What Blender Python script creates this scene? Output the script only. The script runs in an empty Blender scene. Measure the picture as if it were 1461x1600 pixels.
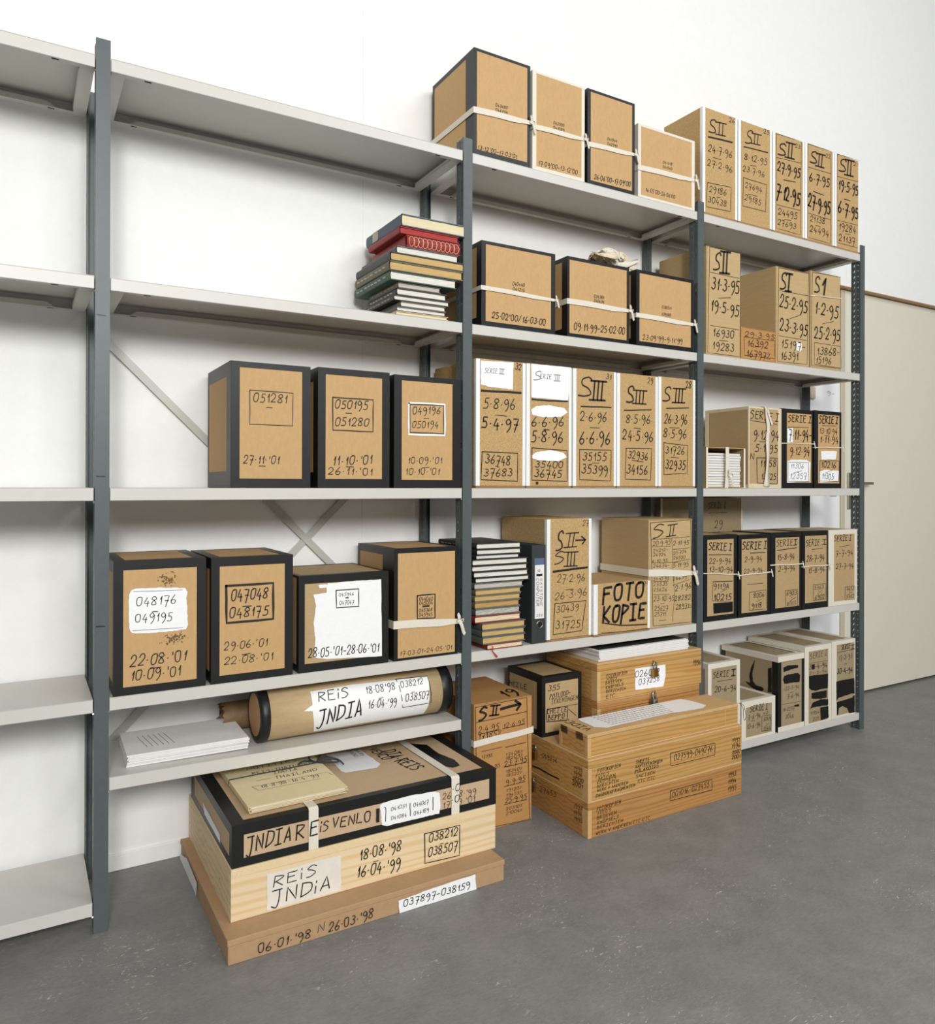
import bpy, bmesh, math, random
from mathutils import Vector, Matrix
from mathutils.geometry import tessellate_polygon
random.seed(7)
D=bpy.data; scn=bpy.context.scene; COL=scn.collection
PI=math.pi
# ------------------------------------------------------------------ camera
cd=D.cameras.new('camera'); cam=D.objects.new('camera',cd); COL.objects.link(cam); scn.camera=cam
YAW,PIT,ROL,F,PX,PY=.54568,.00103,.00255,1206.03,761.18,757.74
cd.sensor_fit='HORIZONTAL'; cd.sensor_width=36; cd.lens=F/1461*36
cd.shift_x=(730.5-PX)/1461; cd.shift_y=(PY-800)/1461; cd.clip_start=.05
fw=Vector((math.sin(YAW),math.cos(YAW),0)); rt=Vector((math.cos(YAW),-math.sin(YAW),0)); up=Vector((0,0,1))
fw,up=fw*math.cos(PIT)+up*math.sin(PIT),up*math.cos(PIT)-fw*math.sin(PIT)
rt,up=rt*math.cos(ROL)+up*math.sin(ROL),up*math.cos(ROL)-rt*math.sin(ROL)
M=Matrix((rt,up,-fw)).transposed().to_4x4(); M.translation=Vector((-.17593,-2.11567,1.10196)); cam.matrix_world=M
# ------------------------------------------------------------------ world, light, exposure
W=D.worlds.new('world'); scn.world=W; W.use_nodes=True
W.node_tree.nodes['Background'].inputs[0].default_value=(1,.985,.955,1); W.node_tree.nodes['Background'].inputs[1].default_value=.22
def area(name,loc,target,sx,sy,power,col):
    l=D.lights.new(name,'AREA'); l.shape='RECTANGLE'; l.size=sx; l.size_y=sy; l.energy=power; l.color=col
    o=D.objects.new(name,l); COL.objects.link(o); o.location=loc
    o.rotation_euler=(Vector(target)-Vector(loc)).to_track_quat('-Z','Y').to_euler(); return o
area('studio_lamp',(-.95,-5.1,2.9),(1.0,0,1.3),.5,.9,108,(1,.98,.95))
area('window_light',(.2,-5.6,3.0),(1.2,0,1.2),4.2,1.5,215,(.97,.985,1))
area('right_wall_fill',(3.0,-3.4,3.9),(3.2,0,1.2),2.4,1.2,58,(.95,.98,1))  # unseen fill light, added to brighten the right end of the wall
scn.view_settings.view_transform='Standard'; scn.view_settings.look='None'; scn.view_settings.exposure=0; scn.view_settings.gamma=1; scn.view_settings.use_curve_mapping=False
# ------------------------------------------------------------------ materials
def s2l(c): return tuple(((v/255)/12.92 if v/255<=.04045 else ((v/255+.055)/1.055)**2.4) for v in c)+(1,)
MATS={}
def mat(name,col,rough=.6,noise=0,nscale=60,bump=0,bscale=200,col2=None,metal=0,spec=.5,stretch=None,coat=0,wave=None):
    m=D.materials.new(name); m.use_nodes=True; nt=m.node_tree; b=nt.nodes['Principled BSDF']
    b.inputs['Roughness'].default_value=rough; b.inputs['Metallic'].default_value=metal; b.inputs['Specular IOR Level'].default_value=spec
    if coat: b.inputs['Coat Weight'].default_value=coat; b.inputs['Coat Roughness'].default_value=.15
    c1=s2l(col); c2=s2l(col2) if col2 else tuple(v*(1-noise) for v in c1[:3])+(1,)
    tc=nt.nodes.new('ShaderNodeTexCoord'); mp=nt.nodes.new('ShaderNodeMapping'); nt.links.new(tc.outputs['Object'],mp.inputs[0])
    if stretch: mp.inputs['Scale'].default_value=stretch
    if noise or col2:
        n=nt.nodes.new('ShaderNodeTexNoise'); n.inputs['Scale'].default_value=nscale; n.inputs['Detail'].default_value=5; n.inputs['Roughness'].default_value=.65
        nt.links.new(mp.outputs[0],n.inputs['Vector'])
        r=nt.nodes.new('ShaderNodeValToRGB'); r.color_ramp.elements[0].position=.32; r.color_ramp.elements[1].position=.68
        r.color_ramp.elements[0].color=c2; r.color_ramp.elements[1].color=c1; nt.links.new(n.outputs['Fac'],r.inputs[0]); out=r.outputs[0]
        if wave: # wood rings: bands distorted by noise
            w=nt.nodes.new('ShaderNodeTexWave'); w.wave_type='BANDS'; w.bands_direction=wave[0]; w.inputs['Scale'].default_value=wave[1]; w.inputs['Distortion'].default_value=wave[2]; w.inputs['Detail'].default_value=3; w.inputs['Detail Scale'].default_value=wave[3]
            mp2=nt.nodes.new('ShaderNodeMapping'); mp2.inputs['Scale'].default_value=wave[4]; nt.links.new(tc.outputs['Object'],mp2.inputs[0]); nt.links.new(mp2.outputs[0],w.inputs['Vector'])
            r2=nt.nodes.new('ShaderNodeValToRGB'); r2.color_ramp.elements[0].position=.0; r2.color_ramp.elements[1].position=.55
            r2.color_ramp.elements[0].color=s2l(wave[5]); r2.color_ramp.elements[1].color=(1,1,1,1); nt.links.new(w.outputs['Fac'],r2.inputs[0])
            mx=nt.nodes.new('ShaderNodeMix'); mx.data_type='RGBA'; mx.blend_type='MULTIPLY'; mx.inputs[0].default_value=1
            nt.links.new(out,mx.inputs[6]); nt.links.new(r2.outputs[0],mx.inputs[7]); out=mx.outputs[2]
            v=nt.nodes.new('ShaderNodeTexVoronoi'); v.inputs['Scale'].default_value=9; nt.links.new(mp2.outputs[0],v.inputs['Vector'])
            r3=nt.nodes.new('ShaderNodeValToRGB'); r3.color_ramp.elements[0].position=.02; r3.color_ramp.elements[1].position=.085
            r3.color_ramp.elements[0].color=s2l(wave[6]); r3.color_ramp.elements[1].color=(1,1,1,1); nt.links.new(v.outputs['Distance'],r3.inputs[0])
            m2=nt.nodes.new('ShaderNodeMix'); m2.data_type='RGBA'; m2.blend_type='MULTIPLY'; m2.inputs[0].default_value=1
            nt.links.new(out,m2.inputs[6]); nt.links.new(r3.outputs[0],m2.inputs[7]); out=m2.outputs[2]
        nt.links.new(out,b.inputs['Base Color'])
    else: b.inputs['Base Color'].default_value=c1
    if bump:
        n2=nt.nodes.new('ShaderNodeTexNoise'); n2.inputs['Scale'].default_value=bscale; n2.inputs['Detail'].default_value=3; nt.links.new(mp.outputs[0],n2.inputs['Vector'])
        bp=nt.nodes.new('ShaderNodeBump'); bp.inputs['Strength'].default_value=bump; bp.inputs['Distance'].default_value=.002
        nt.links.new(n2.outputs['Fac'],bp.inputs['Height']); nt.links.new(bp.outputs[0],b.inputs['Normal'])
    MATS[name]=m; return m
mat('wall_paint',(238,238,235),.75,noise=.03,nscale=30,bump=.25,bscale=380)
mat('panel_paint',(222,217,200),.45,noise=.03,nscale=20,bump=.06,bscale=300)
mat('door_white',(236,236,236),.4,noise=.02)
mat('trim_beige',(196,184,162),.5,noise=.05)
mat('soffit_wood',(205,168,124),.6,noise=.2,nscale=30)
mat('shelf_paint',(201,198,190),.38,noise=.03,nscale=25,bump=.03,bscale=300)
mat('post_paint',(80,88,88),.42,noise=.12,nscale=40,bump=.04)
mat('post_edge',(150,155,155),.4,noise=.1)
mat('brace_paint',(186,186,176),.4,noise=.06)
mat('gap_shade',(20,20,20),.9)  # near-black colour stands in for the shade inside gaps and holes
mat('kraft',(194,157,107),.75,noise=.10,nscale=130,stretch=(1,1,.45),bump=.12,bscale=260)
mat('kraft2',(180,152,110),.75,noise=.10,nscale=130,stretch=(.3,.3,1.2),bump=.12,bscale=260)
mat('kraft3',(160,142,110),.75,noise=.12,nscale=120,bump=.12,bscale=260)
mat('kraft4',(194,166,132),.7,noise=.08,nscale=120,bump=.1,bscale=260)
mat('straw',(190,162,116),.75,noise=.12,nscale=90,stretch=(.15,.15,2.2),bump=.15,bscale=260)
mat('orange',(184,136,80),.72,noise=.14,nscale=90,stretch=(.15,.15,2.2),bump=.15,bscale=260)
mat('chip',(202,166,112),.8,noise=.42,nscale=230,bump=.3,bscale=500)
mat('mdf',(176,142,106),.7,noise=.10,nscale=50,bump=.08)
mat('flute',(168,128,84),.8,noise=.25,nscale=200)
mat('black_tape',(25,26,25),.42,noise=.25,nscale=25,bump=.12,bscale=60,spec=.38)
mat('white_tape',(222,214,198),.6,noise=.05,nscale=60,bump=.15)
mat('cream_tape',(216,200,168),.6,noise=.08,nscale=40,bump=.2)
mat('plastic_white',(232,232,229),.35)
mat('paint_white',(238,238,238),.55,noise=.04,nscale=60,bump=.2,bscale=120)
mat('hazy_white',(226,219,208),.55,noise=.10,nscale=30)
mat('stain',(122,88,58),.8,noise=.3,nscale=200)
mat('ink',(26,20,18),.55)
mat('black_paint',(14,13,13),.42,noise=.2,bump=.3,bscale=90)
mat('pale_ink',(205,200,180),.7)
mat('cotton',(222,214,198),.85,noise=.08,nscale=200,bump=.3,bscale=600)
mat('paper',(226,224,220),.8,noise=.05,nscale=70)
mat('pages_cream',(222,208,172),.8,noise=.14,nscale=60,stretch=(.2,.2,8))
mat('pages_white',(222,218,206),.8,noise=.14,nscale=60,stretch=(.2,.2,8))
mat('pages_yellow',(200,168,108),.8,noise=.2,nscale=60,stretch=(.2,.2,8))
mat('pages_tan',(190,148,88),.8,noise=.2,nscale=60,stretch=(.2,.2,8))
mat('pages_grey',(196,190,176),.8,noise=.25,nscale=60,stretch=(.2,.2,6))
mat('pages_speck',(200,196,182),.8,noise=.55,nscale=160,stretch=(.5,.5,2))
mat('pages_red',(170,52,46),.7,noise=.15)
mat('cover_slate',(86,98,110),.6,noise=.12); mat('cover_red',(150,44,42),.55,noise=.12); mat('cover_redspiral',(150,40,34),.5,noise=.15)
mat('cover_grey',(96,100,98),.6,noise=.12); mat('cover_dark',(48,48,48),.5,noise=.15); mat('cover_olive',(118,112,92),.65,noise=.2); mat('cover_green',(72,96,84),.6,noise=.15); mat('cover_cream',(222,206,166),.7,noise=.1)
mat('pine',(226,204,166),.6,noise=.08,nscale=8,stretch=(.5,3,3),bump=.05,wave=('Z',5.5,9,.8,(.2,2.6,2.8),(246,236,216),(196,146,96)))
mat('pine_end',(226,202,160),.7,noise=.12,nscale=200,bump=.1)
mat('crate',(196,154,94),.42,noise=.14,nscale=8,stretch=(.5,3,3),bump=.05,wave=('Z',7,11,.9,(.2,3,3),(240,221,190),(160,108,68)),coat=.1)
mat('crate2',(184,136,80),.42,noise=.14,nscale=8,stretch=(.5,3,3),bump=.05,wave=('Z',7,11,.9,(.2,3,3),(240,221,190),(160,108,68)),coat=.1)
mat('crate_edge',(206,168,116),.5,noise=.14,nscale=60)
mat('folder',(226,210,166),.65,noise=.05,nscale=80)
mat('steel',(170,170,165),.28,metal=1); mat('brass',(190,150,84),.35,metal=1); mat('hinge_metal',(120,112,96),.4,metal=1,noise=.3,nscale=300)
mat('string_dark',(52,52,58),.8); mat('rag',(224,208,176),.85,noise=.12,nscale=100); mat('tube_paper',(198,172,130),.6,noise=.16,nscale=18,stretch=(1,4,4))
mat('cap_brown',(192,146,104),.6,noise=.1); mat('old_roll',(132,104,68),.6,noise=.5,nscale=22); mat('ribbon_red',(170,50,36),.6); mat('binder',(54,58,58),.45,noise=.15); mat('blue_label',(84,98,130),.6)
mat('handle_metal',(150,145,125),.4,metal=.7)
# linoleum floor with fine pale flecks
def floor_mat():
    m=D.materials.new('linoleum'); m.use_nodes=True; nt=m.node_tree; b=nt.nodes['Principled BSDF']; L=nt.links.new; N=nt.nodes.new
    tc=N('ShaderNodeTexCoord')
    def noise(sc,det,vec,dist=0,ro=.6):
        n=N('ShaderNodeTexNoise'); n.inputs['Scale'].default_value=sc; n.inputs['Detail'].default_value=det; n.inputs['Distortion'].default_value=dist; n.inputs['Roughness'].default_value=ro; L(vec,n.inputs['Vector']); return n.outputs['Fac']
    def ramp(f,p0,p1,c0,c1):
        r=N('ShaderNodeValToRGB'); r.color_ramp.elements[0].position=p0; r.color_ramp.elements[1].position=p1; r.color_ramp.elements[0].color=c0; r.color_ramp.elements[1].color=c1; L(f,r.inputs[0]); return r.outputs[0]
    def mix(f,a,c,bl='MIX'):
        x=N('ShaderNodeMix'); x.data_type='RGBA'; x.blend_type=bl; L(f,x.inputs[0]) if not isinstance(f,float) else setattr(x.inputs[0],'default_value',f); L(a,x.inputs[6]); L(c,x.inputs[7]); return x.outputs[2]
    o=tc.outputs['Object']
    base=ramp(noise(7,8,o,.4,.7),.3,.7,s2l((117,117,115)),s2l((135,134,130)))
    mp=N('ShaderNodeMapping'); mp.inputs['Rotation'].default_value=(0,0,.5); mp.inputs['Scale'].default_value=(30,110,1); L(o,mp.inputs[0])
    fine=ramp(noise(1,4,mp.outputs[0],2.5),.35,.65,(.86,.86,.86,1),(1.1,1.1,1.1,1))
    base=mix(1.0,base,fine,'MULTIPLY')
    mp3=N('ShaderNodeMapping'); mp3.inputs['Rotation'].default_value=(0,0,-.5); mp3.inputs['Scale'].default_value=(24,66,1); L(o,mp3.inputs[0])
    fl=ramp(noise(1,2,mp3.outputs[0],3.2),.645,.70,(0,0,0,1),(1,1,1,1))
    pt=ramp(noise(2.6,3,o),.5,.62,(0,0,0,1),(1,1,1,1))
    mk=mix(1.0,fl,pt,'MULTIPLY'); w=N('ShaderNodeRGB'); w.outputs[0].default_value=s2l((200,200,194))
    col=mix(mk,base,w.outputs[0])
    L(col,b.inputs['Base Color']); b.inputs['Roughness'].default_value=.52
    bp=N('ShaderNodeBump'); bp.inputs['Strength'].default_value=.12; bp.inputs['Distance'].default_value=.002; L(noise(90,4,o),bp.inputs['Height']); L(bp.outputs[0],b.inputs['Normal'])
    MATS['linoleum']=m
floor_mat()
# ------------------------------------------------------------------ mesh helpers
FLAT=('lettering','white_patch','painted_label','black_patch','glue_stain')
def link(o): COL.objects.link(o); return o
def done(name,bm,m,parent=None,loc=None,smooth=False):
    me=D.meshes.new(name)
    if name not in FLAT: bmesh.ops.recalc_face_normals(bm,faces=bm.faces)
    if smooth:
        for f in bm.faces: f.smooth=True
    bm.to_mesh(me); bm.free()
    for k in (m if isinstance(m,(list,tuple)) else [m]): me.materials.append(MATS[k])
    o=link(D.objects.new(name,me))
    if parent: o.parent=parent
    if loc is not None: o.location=loc
    return o
def empty(name,loc,label,cat,group=None,rz=0):
    o=link(D.objects.new(name,None)); o.location=loc; o.rotation_euler=(0,0,rz); o.empty_display_size=.05
    return tag(o,label,cat,group)
def tag(o,label,cat,group=None):
    o['label']=label; o['category']=cat
    if group: o['group']=group
    return o
def struct(name,bm,m,**k): o=done(name,bm,m,**k); o['kind']='structure'; return o
def box(bm,x0,x1,y0,y1,z0,z1,mi=0):
    v=[bm.verts.new((x,y,z)) for z in(z0,z1) for y in(y0,y1) for x in(x0,x1)]
    fs=[bm.faces.new([v[i] for i in q]) for q in((0,2,3,1),(4,5,7,6),(0,1,5,4),(2,6,7,3),(0,4,6,2),(1,3,7,5))]
    for f in fs: f.material_index=mi
    return v
def bbox(x0,x1,y0,y1,z0,z1,bev=.0012,seg=1):
    bm=bmesh.new(); box(bm,x0,x1,y0,y1,z0,z1)
    if bev: bmesh.ops.bevel(bm,geom=list(bm.edges),offset=bev,segments=seg,affect='EDGES',profile=.6)
    return bm
def quad(bm,pts,mi=0):
    f=bm.faces.new([bm.verts.new(p) for p in pts]); f.material_index=mi; return f
def strip(bm,path,w,t,normal):
    """flat ribbon of width w and thickness t along a 3-D path; 'normal' is a function giving the face normal at a point"""
    n=len(path); rings=[]
    for i,p in enumerate(path):
        a=path[max(i-1,0)]; b=path[min(i+1,n-1)]; d=(b-a).normalized(); nn=normal(i); s=d.cross(nn).normalized()
        wi=w(i) if callable(w) else w
        rings.append([bm.verts.new(p+s*wi/2),bm.verts.new(p-s*wi/2),bm.verts.new(p-s*wi/2+nn*t),bm.verts.new(p+s*wi/2+nn*t)])
    for a,b in zip(rings,rings[1:]):
        for k in range(4): bm.faces.new((a[k],a[(k+1)%4],b[(k+1)%4],b[k]))
    bm.faces.new(rings[0]); bm.faces.new(rings[-1][::-1])
def tube(bm,path,r,seg=8,closed=False):
    n=len(path); rings=[]
    prev=None
    for i,p in enumerate(path):
        a=path[(i-1)%n] if closed or i>0 else p; b=path[(i+1)%n] if closed or i<n-1 else p
        d=(b-a).normalized(); ref=prev if prev else (Vector((0,0,1)) if abs(d.z)<.9 else Vector((1,0,0)))
        s=(ref-d*ref.dot(d)).normalized(); prev=s; u=d.cross(s)
        rr=r(i) if callable(r) else r
        rings.append([bm.verts.new(p+(s*math.cos(2*PI*k/seg)+u*math.sin(2*PI*k/seg))*rr) for k in range(seg)])
    m=n if closed else n-1
    for i in range(m):
        a,b=rings[i],rings[(i+1)%n]
        for k in range(seg): bm.faces.new((a[k],a[(k+1)%seg],b[(k+1)%seg],b[k]))
    if not closed: bm.faces.new(rings[0][::-1]); bm.faces.new(rings[-1])
def smoothpath(pts,n=4):
    P=[Vector(p) for p in pts]; out=[]
    for i in range(len(P)-1):
        p0=P[max(i-1,0)];p1=P[i];p2=P[i+1];p3=P[min(i+2,len(P)-1)]
        for k in range(n):
            t=k/n; out.append(.5*((2*p1)+(p2-p0)*t+(2*p0-5*p1+4*p2-p3)*t*t+(3*p1-p0-3*p2+p3)*t**3))
    out.append(P[-1]); return out
# ------------------------------------------------------------------ pen strokes
G={'0':"29 08 04 12 32 44 48 39 19",'1':"!16 29 22",'2':"07 19 39 47 35 02;!02 42",'3':"19 39 47 26 45 43 22 03",'4':"!29 04 44;!36 31",'5':"!49 19 16;16 36 44 32 02",'6':"39 16 04 12 32 44 25 04",'7':"!09 49 20;!15 45",'8':"39 19 07 26 43 22 03 26 47 39",'9':"47 29 07 25 47;47 43 20",
'A':"!02 29 42;!14 34",'B':"!09 02;09 38 16;16 45 32 02",'C':"48 19 05 12 42",'D':"!09 02;09 48 44 02",'E':"!49 09 02 42;!06 36",'F':"!49 09 01;!06 36",'G':"48 19 05 12 42 45;!25 45",'H':"!09 02;!49 42;!06 46",'I':"!09 49;!29 22;!02 42",'Ⅱ':"!09 69;!02 62;!29 22;!49 42",'Ⅲ':"!09 89;!02 82;!29 22;!49 42;!69 62",
'J':"!09 49;39 34 20 01",'K':"!09 02;!49 05 42",'L':"!09 02 42",'M':"!02 09 25 49 42",'N':"!02 09 42 49",'O':"29 08 04 12 32 44 48 39 19",'P':"!09 01;09 48 26 05",'R':"!09 02;09 48 26 05;!15 42",'S':"48 29 07 26 44 22 02",'$':"48 39 18 16 35 43 22 02",'T':"!09 49;!29 21",'U':"09 03 22 43 49",'V':"!09 22 49",'W':"!09 12 26 32 49",'X':"!09 42;!49 02",'Y':"!09 26 49;!26 21",'Z':"!09 49 02 42",
'i':"!06 02;!08 09",'.':"!02 13",'·':"!05 15",'-':"!05 35",'=':"!04 34;!06 36",'—':"!05 65","'":"!19 17",'/':"!02 49",'%':"!19 17;!48 02;!43 42",'~':"05 16 24 36 44 55"}
def cr2(P,n):
    out=[]
    for i in range(len(P)-1):
        p0=P[max(i-1,0)];p1=P[i];p2=P[i+1];p3=P[min(i+2,len(P)-1)]
        for k in range(n):
            t=k/n; out.append(tuple(.5*(2*p1[j]+(p2[j]-p0[j])*t+(2*p0[j]-5*p1[j]+4*p2[j]-p3[j])*t*t+(3*p1[j]-p0[j]-3*p2[j]+p3[j])*t**3) for j in(0,1)))
    out.append(P[-1]); return out
def seg3(P):
    out=[P[0]]
    for a,b in zip(P,P[1:]):
        for k in(1,2,3): out.append((a[0]+(b[0]-a[0])*k/3,a[1]+(b[1]-a[1])*k/3))
    return out
GL={}
for ch,s in G.items():
    st=[]; mx=0
    for part in s.split(';'):
        pts=[(int(a[0]),(int(a[1])-2)/7) for a in part.lstrip('!').split()]
        mx=max(mx,max(p[0] for p in pts)); st.append(seg3(pts) if part[0]=='!' else cr2(pts,3))
    GL[ch]=(mx,st)
GL['·']=(1.2,[[(.4,.40),(.9,.43)]])
GL['.']=(1.2,[[(.4,.0),(.9,.03)]])
def ribbon(bm,P,w,f3):
    n=len(P)
    if n<2: return
    L=[];R=[]
    for i in range(n):
        a=P[max(i-1,0)];b=P[min(i+1,n-1)];dx,dy=b[0]-a[0],b[1]-a[1];l=math.hypot(dx,dy) or 1e-9
        nx,ny=-dy/l*w/2,dx/l*w/2; ex=0
        q=P[i]
        if i==0: q=(q[0]-dx/l*w*.35,q[1]-dy/l*w*.35)
        if i==n-1: q=(q[0]+dx/l*w*.35,q[1]+dy/l*w*.35)
        L.append(bm.verts.new(f3(q[0]+nx,q[1]+ny)));R.append(bm.verts.new(f3(q[0]-nx,q[1]-ny)))
    for i in range(n-1): bm.faces.new((L[i],R[i],R[i+1],L[i+1]))
def pen(bm,items,f3):
    for it in items:
        if it[0]=='t':
            _,s,x0,y0,x1,y1,h,lw=it
            if len(s)==0: continue
            tot=0; pos=[]
            for ch in s:
                g=GL.get(ch)
                if g is None: tot+=2.5; pos.append(None); continue
                pos.append(tot); tot+=g[0]+(2.2 if g[0]>1 else 2.4)
            tot-=2.2
            L=math.hypot(x1-x0,y1-y0); ux,uy=(x1-x0)/L,(y1-y0)/L; sc=L/tot
            vx,vy=-uy,ux
            if abs(uy)<.5: vx,vy=0,1      # strokes stay upright on gently sloping lines
            w=max((lw or h*.1)*1.08,min(.0013,h*.13))
            for ch,p in zip(s,pos):
                if p is None: continue
                jy=random.uniform(-.04,.04)*h; js=random.uniform(.94,1.07); sl=random.uniform(.06,.2)
                for st in GL[ch][1]:
                    ribbon(bm,[(x0+ux*((p+a)*sc+b*sl*h)+vx*(b*h*js+jy),y0+uy*((p+a)*sc)+vy*(b*h*js+jy)) for a,b in st],w,f3)
        elif it[0]=='p':
            P=it[1]; Q=[P[0]]
            for a,b in zip(P,P[1:]):
                for k in (.33,.66): Q.append((a[0]+(b[0]-a[0])*k+random.uniform(-.0006,.0006),a[1]+(b[1]-a[1])*k+random.uniform(-.0006,.0006)))
                Q.append(b)
            ribbon(bm,Q,it[2],f3)
        elif it[0]=='b':
            P=[]
            for a,b in zip(it[1],it[1][1:]+it[1][:1]):
                L=math.hypot(b[0]-a[0],b[1]-a[1]); n=min(8,int(L/.006)) if L>.012 and len(it)<3 else 1; nx,ny=(-(b[1]-a[1])/max(L,1e-6),(b[0]-a[0])/max(L,1e-6))
                for k in range(n):
                    j=random.uniform(-.0009,.0009) if k else 0
                    P.append((a[0]+(b[0]-a[0])*k/n+nx*j,a[1]+(b[1]-a[1])*k/n+ny*j))
            if len(it)<3: P=[(max(p[0],.0007),max(p[1],.0007)) if min(min(q) for q in it[1])>=0 else p for p in P]
            tri=tessellate_polygon([[Vector((p[0],p[1],0)) for p in P]]); V=[bm.verts.new(f3(*p)) for p in P]
            for t in tri:
                a,b,c=(P[i] for i in t); ar=(b[0]-a[0])*(c[1]-a[1])-(c[0]-a[0])*(b[1]-a[1])
                if abs(ar)<1e-10: continue
                if ar<0: t=(t[0],t[2],t[1])
                try: bm.faces.new([V[i] for i in t])
                except ValueError: pass
# ------------------------------------------------------------------ room
bm=bmesh.new(); quad(bm,[(-4,-7,0),(9,-7,0),(9,.42,0),(-4,.42,0)]); struct('floor',bm,'linoleum')
bm=bmesh.new(); WY=.322
gx=.812
for x0,x1,zb in((-4,gx-.0008,0),(gx+.0008,3.17,0),(3.17,9,2.135)): box(bm,x0,x1,WY,WY+.1,zb,5.2)
box(bm,gx-.0008,gx+.0008,WY+.002,WY+.1,0,5.2)
struct('wall_back',bm,'wall_paint')
bm=bbox(-4,3.17,WY-.008,WY,0,.048,.002); struct('baseboard_back',bm,'wall_paint')
bm=bmesh.new(); box(bm,3.17,9,WY-.001,.42,2.1315,2.1348); struct('trim_1',bm,'soffit_wood')
PYL=.366
o=struct('door_1',bbox(3.19,3.478,PYL,PYL+.04,.012,2.128,.001),'door_white')
b2=bbox(3.2155,3.262,PYL-.014,PYL,1.545,1.605,.003); done('hinge_cover',b2,'trim_beige',o)
bm=bmesh.new(); pen(bm,[('t','9-',3.37,1.575,3.43,1.572,.02,.0015),('t','-',3.40,1.045,3.45,1.045,.02,.0025)],lambda u,v:(u,PYL-.0006,v)); done('lettering',bm,'ink',o)
struct('trim_2',bbox(3.48,3.512,PYL-.008,PYL+.04,.012,2.128,.0015),'trim_beige')
o=struct('door_2',bbox(3.514,4.72,PYL-.004,PYL+.04,.012,2.128,.001),'panel_paint')
struct('door_3',bbox(4.724,6.0,PYL-.004,PYL+.04,.012,2.128,.001),'panel_paint')
struct('door_4',bbox(6.004,9,PYL-.004,PYL+.04,.012,2.128,.001),'panel_paint')
bm=bmesh.new(); box(bm,3.17,9,.41,.42,0,2.13); struct('wall_recess',bm,'gap_shade')  # near-black sheet painted as the shade in the gap under the doors
hp=done('lock_plate',bbox(3.532,3.562,PYL-.012,PYL-.004,.985,1.175,.002),'handle_metal',o); o2=done('lever_handle',bbox(3.545,3.7,PYL-.05,PYL-.038,1.113,1.127,.003),'handle_metal',o)
done('lever_neck',bbox(3.545,3.559,PYL-.04,PYL-.012,1.114,1.126,.002),'handle_metal',o)
# ------------------------------------------------------------------ steel shelving
PITCH=1.035; HP=2.2; DEP=.305
rack=empty('steel_shelving',(1.035,.15,0),"grey steel shelving with four joined bays and dark slotted posts along the white wall",'shelving')
def off(v): return (v[0]-1.035,v[1]-.15,v[2])
def web(x,y0,y1,front):
    """perforated side plate of a post: a row of slanted slots and a row of small round holes, all cut through"""
    bm=bmesh.new(); w=y1-y0; rows=86; pz=HP/rows
    cols=[0,.16,.30,.52,.80,1.0] if front else [0,.20,.48,.70,.84,1.0]
    ys=[y0+w*c for c in cols]
    sl=2 if front else 1; rd=3 if front else 3
    V={}
    def v(i,j,dz=0):
        key=(i,j,round(dz,5))
        if key not in V: V[key]=bm.verts.new((x,ys[i],j*pz+dz))
        return V[key]
    slot=(3,) if front else (1,); hole=(1,) if front else (3,)
    for j in range(rows):
        for i in range(5):
            z0,z1=j*pz,(j+1)*pz; a,b=ys[i],ys[i+1]
            if i in slot or i in hole:
                c0,c1=(z0+pz*.34,z0+pz*.66) if i in slot else (z0+pz*.42,z0+pz*.58)
                sh=pz*.2 if i in slot else 0; m0,m1=a+(b-a)*.26,b-(b-a)*.26
                o_=[(a,z0),(b,z0),(b,z1),(a,z1)]; n_=[(m0,c0+sh),(m1,c0-sh),(m1,c1-sh),(m0,c1+sh)]
                ov=[bm.verts.new((x,p,q)) for p,q in o_]; nv=[bm.verts.new((x,p,q)) for p,q in n_]
                for k in range(4): bm.faces.new((ov[k],ov[(k+1)%4],nv[(k+1)%4],nv[k]))
            elif i in(0,2,4) and j%6==0:
                zz1=min((j+6),rows)*pz
                bm.faces.new([bm.verts.new(q) for q in((x,a,z0),(x,b,z0),(x,b,zz1),(x,a,zz1))])
    bmesh.ops.remove_doubles(bm,verts=bm.verts,dist=1e-5)
    r=bmesh.ops.solidify(bm,geom=list(bm.faces),thickness=.0016)
    bmesh.ops.translate(bm,verts=bm.verts,vec=(-1.035,-.15,0))
    return bm
for k in range(-1,4):
    x=k*PITCH; p=.0163
    for front in(True,False):
        bm=bmesh.new(); ya,yb=(0,.0018) if front else (DEP-.0018,DEP)
        box(bm,x-p,x+p,ya,yb,.0,HP)
        # folded-back lips make the face plate read as a bent profile
        if front: box(bm,x-p,x-p+.0016,.0018,.008,0,HP); box(bm,x+p-.0016,x+p,.0018,.0042,0,HP)
        else: box(bm,x+p-.0016,x+p,DEP-.016,DEP-.0018,0,HP); box(bm,x+.004,x+.0056,DEP-.012,DEP-.0018,0,HP)
        bmesh.ops.translate(bm,verts=bm.verts,vec=(-1.035,-.15,0))
        o=done('upright',bm,'post_paint',rack)
        done('slotted_side',web(x-p+.002,.002 if front else DEP-.045,.046 if front else DEP-.002,front),'post_paint',o)
        if front and k==0:
            b2=bmesh.new()
            for z in(1.52,1.123,.754): pen(b2,[('p',[(x-.012,z),(x+.006,z-.001)],.003)],lambda u,v:(u-1.035,-.0006-.15,v))
            done('marker_stroke',b2,'black_paint',o)
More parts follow.
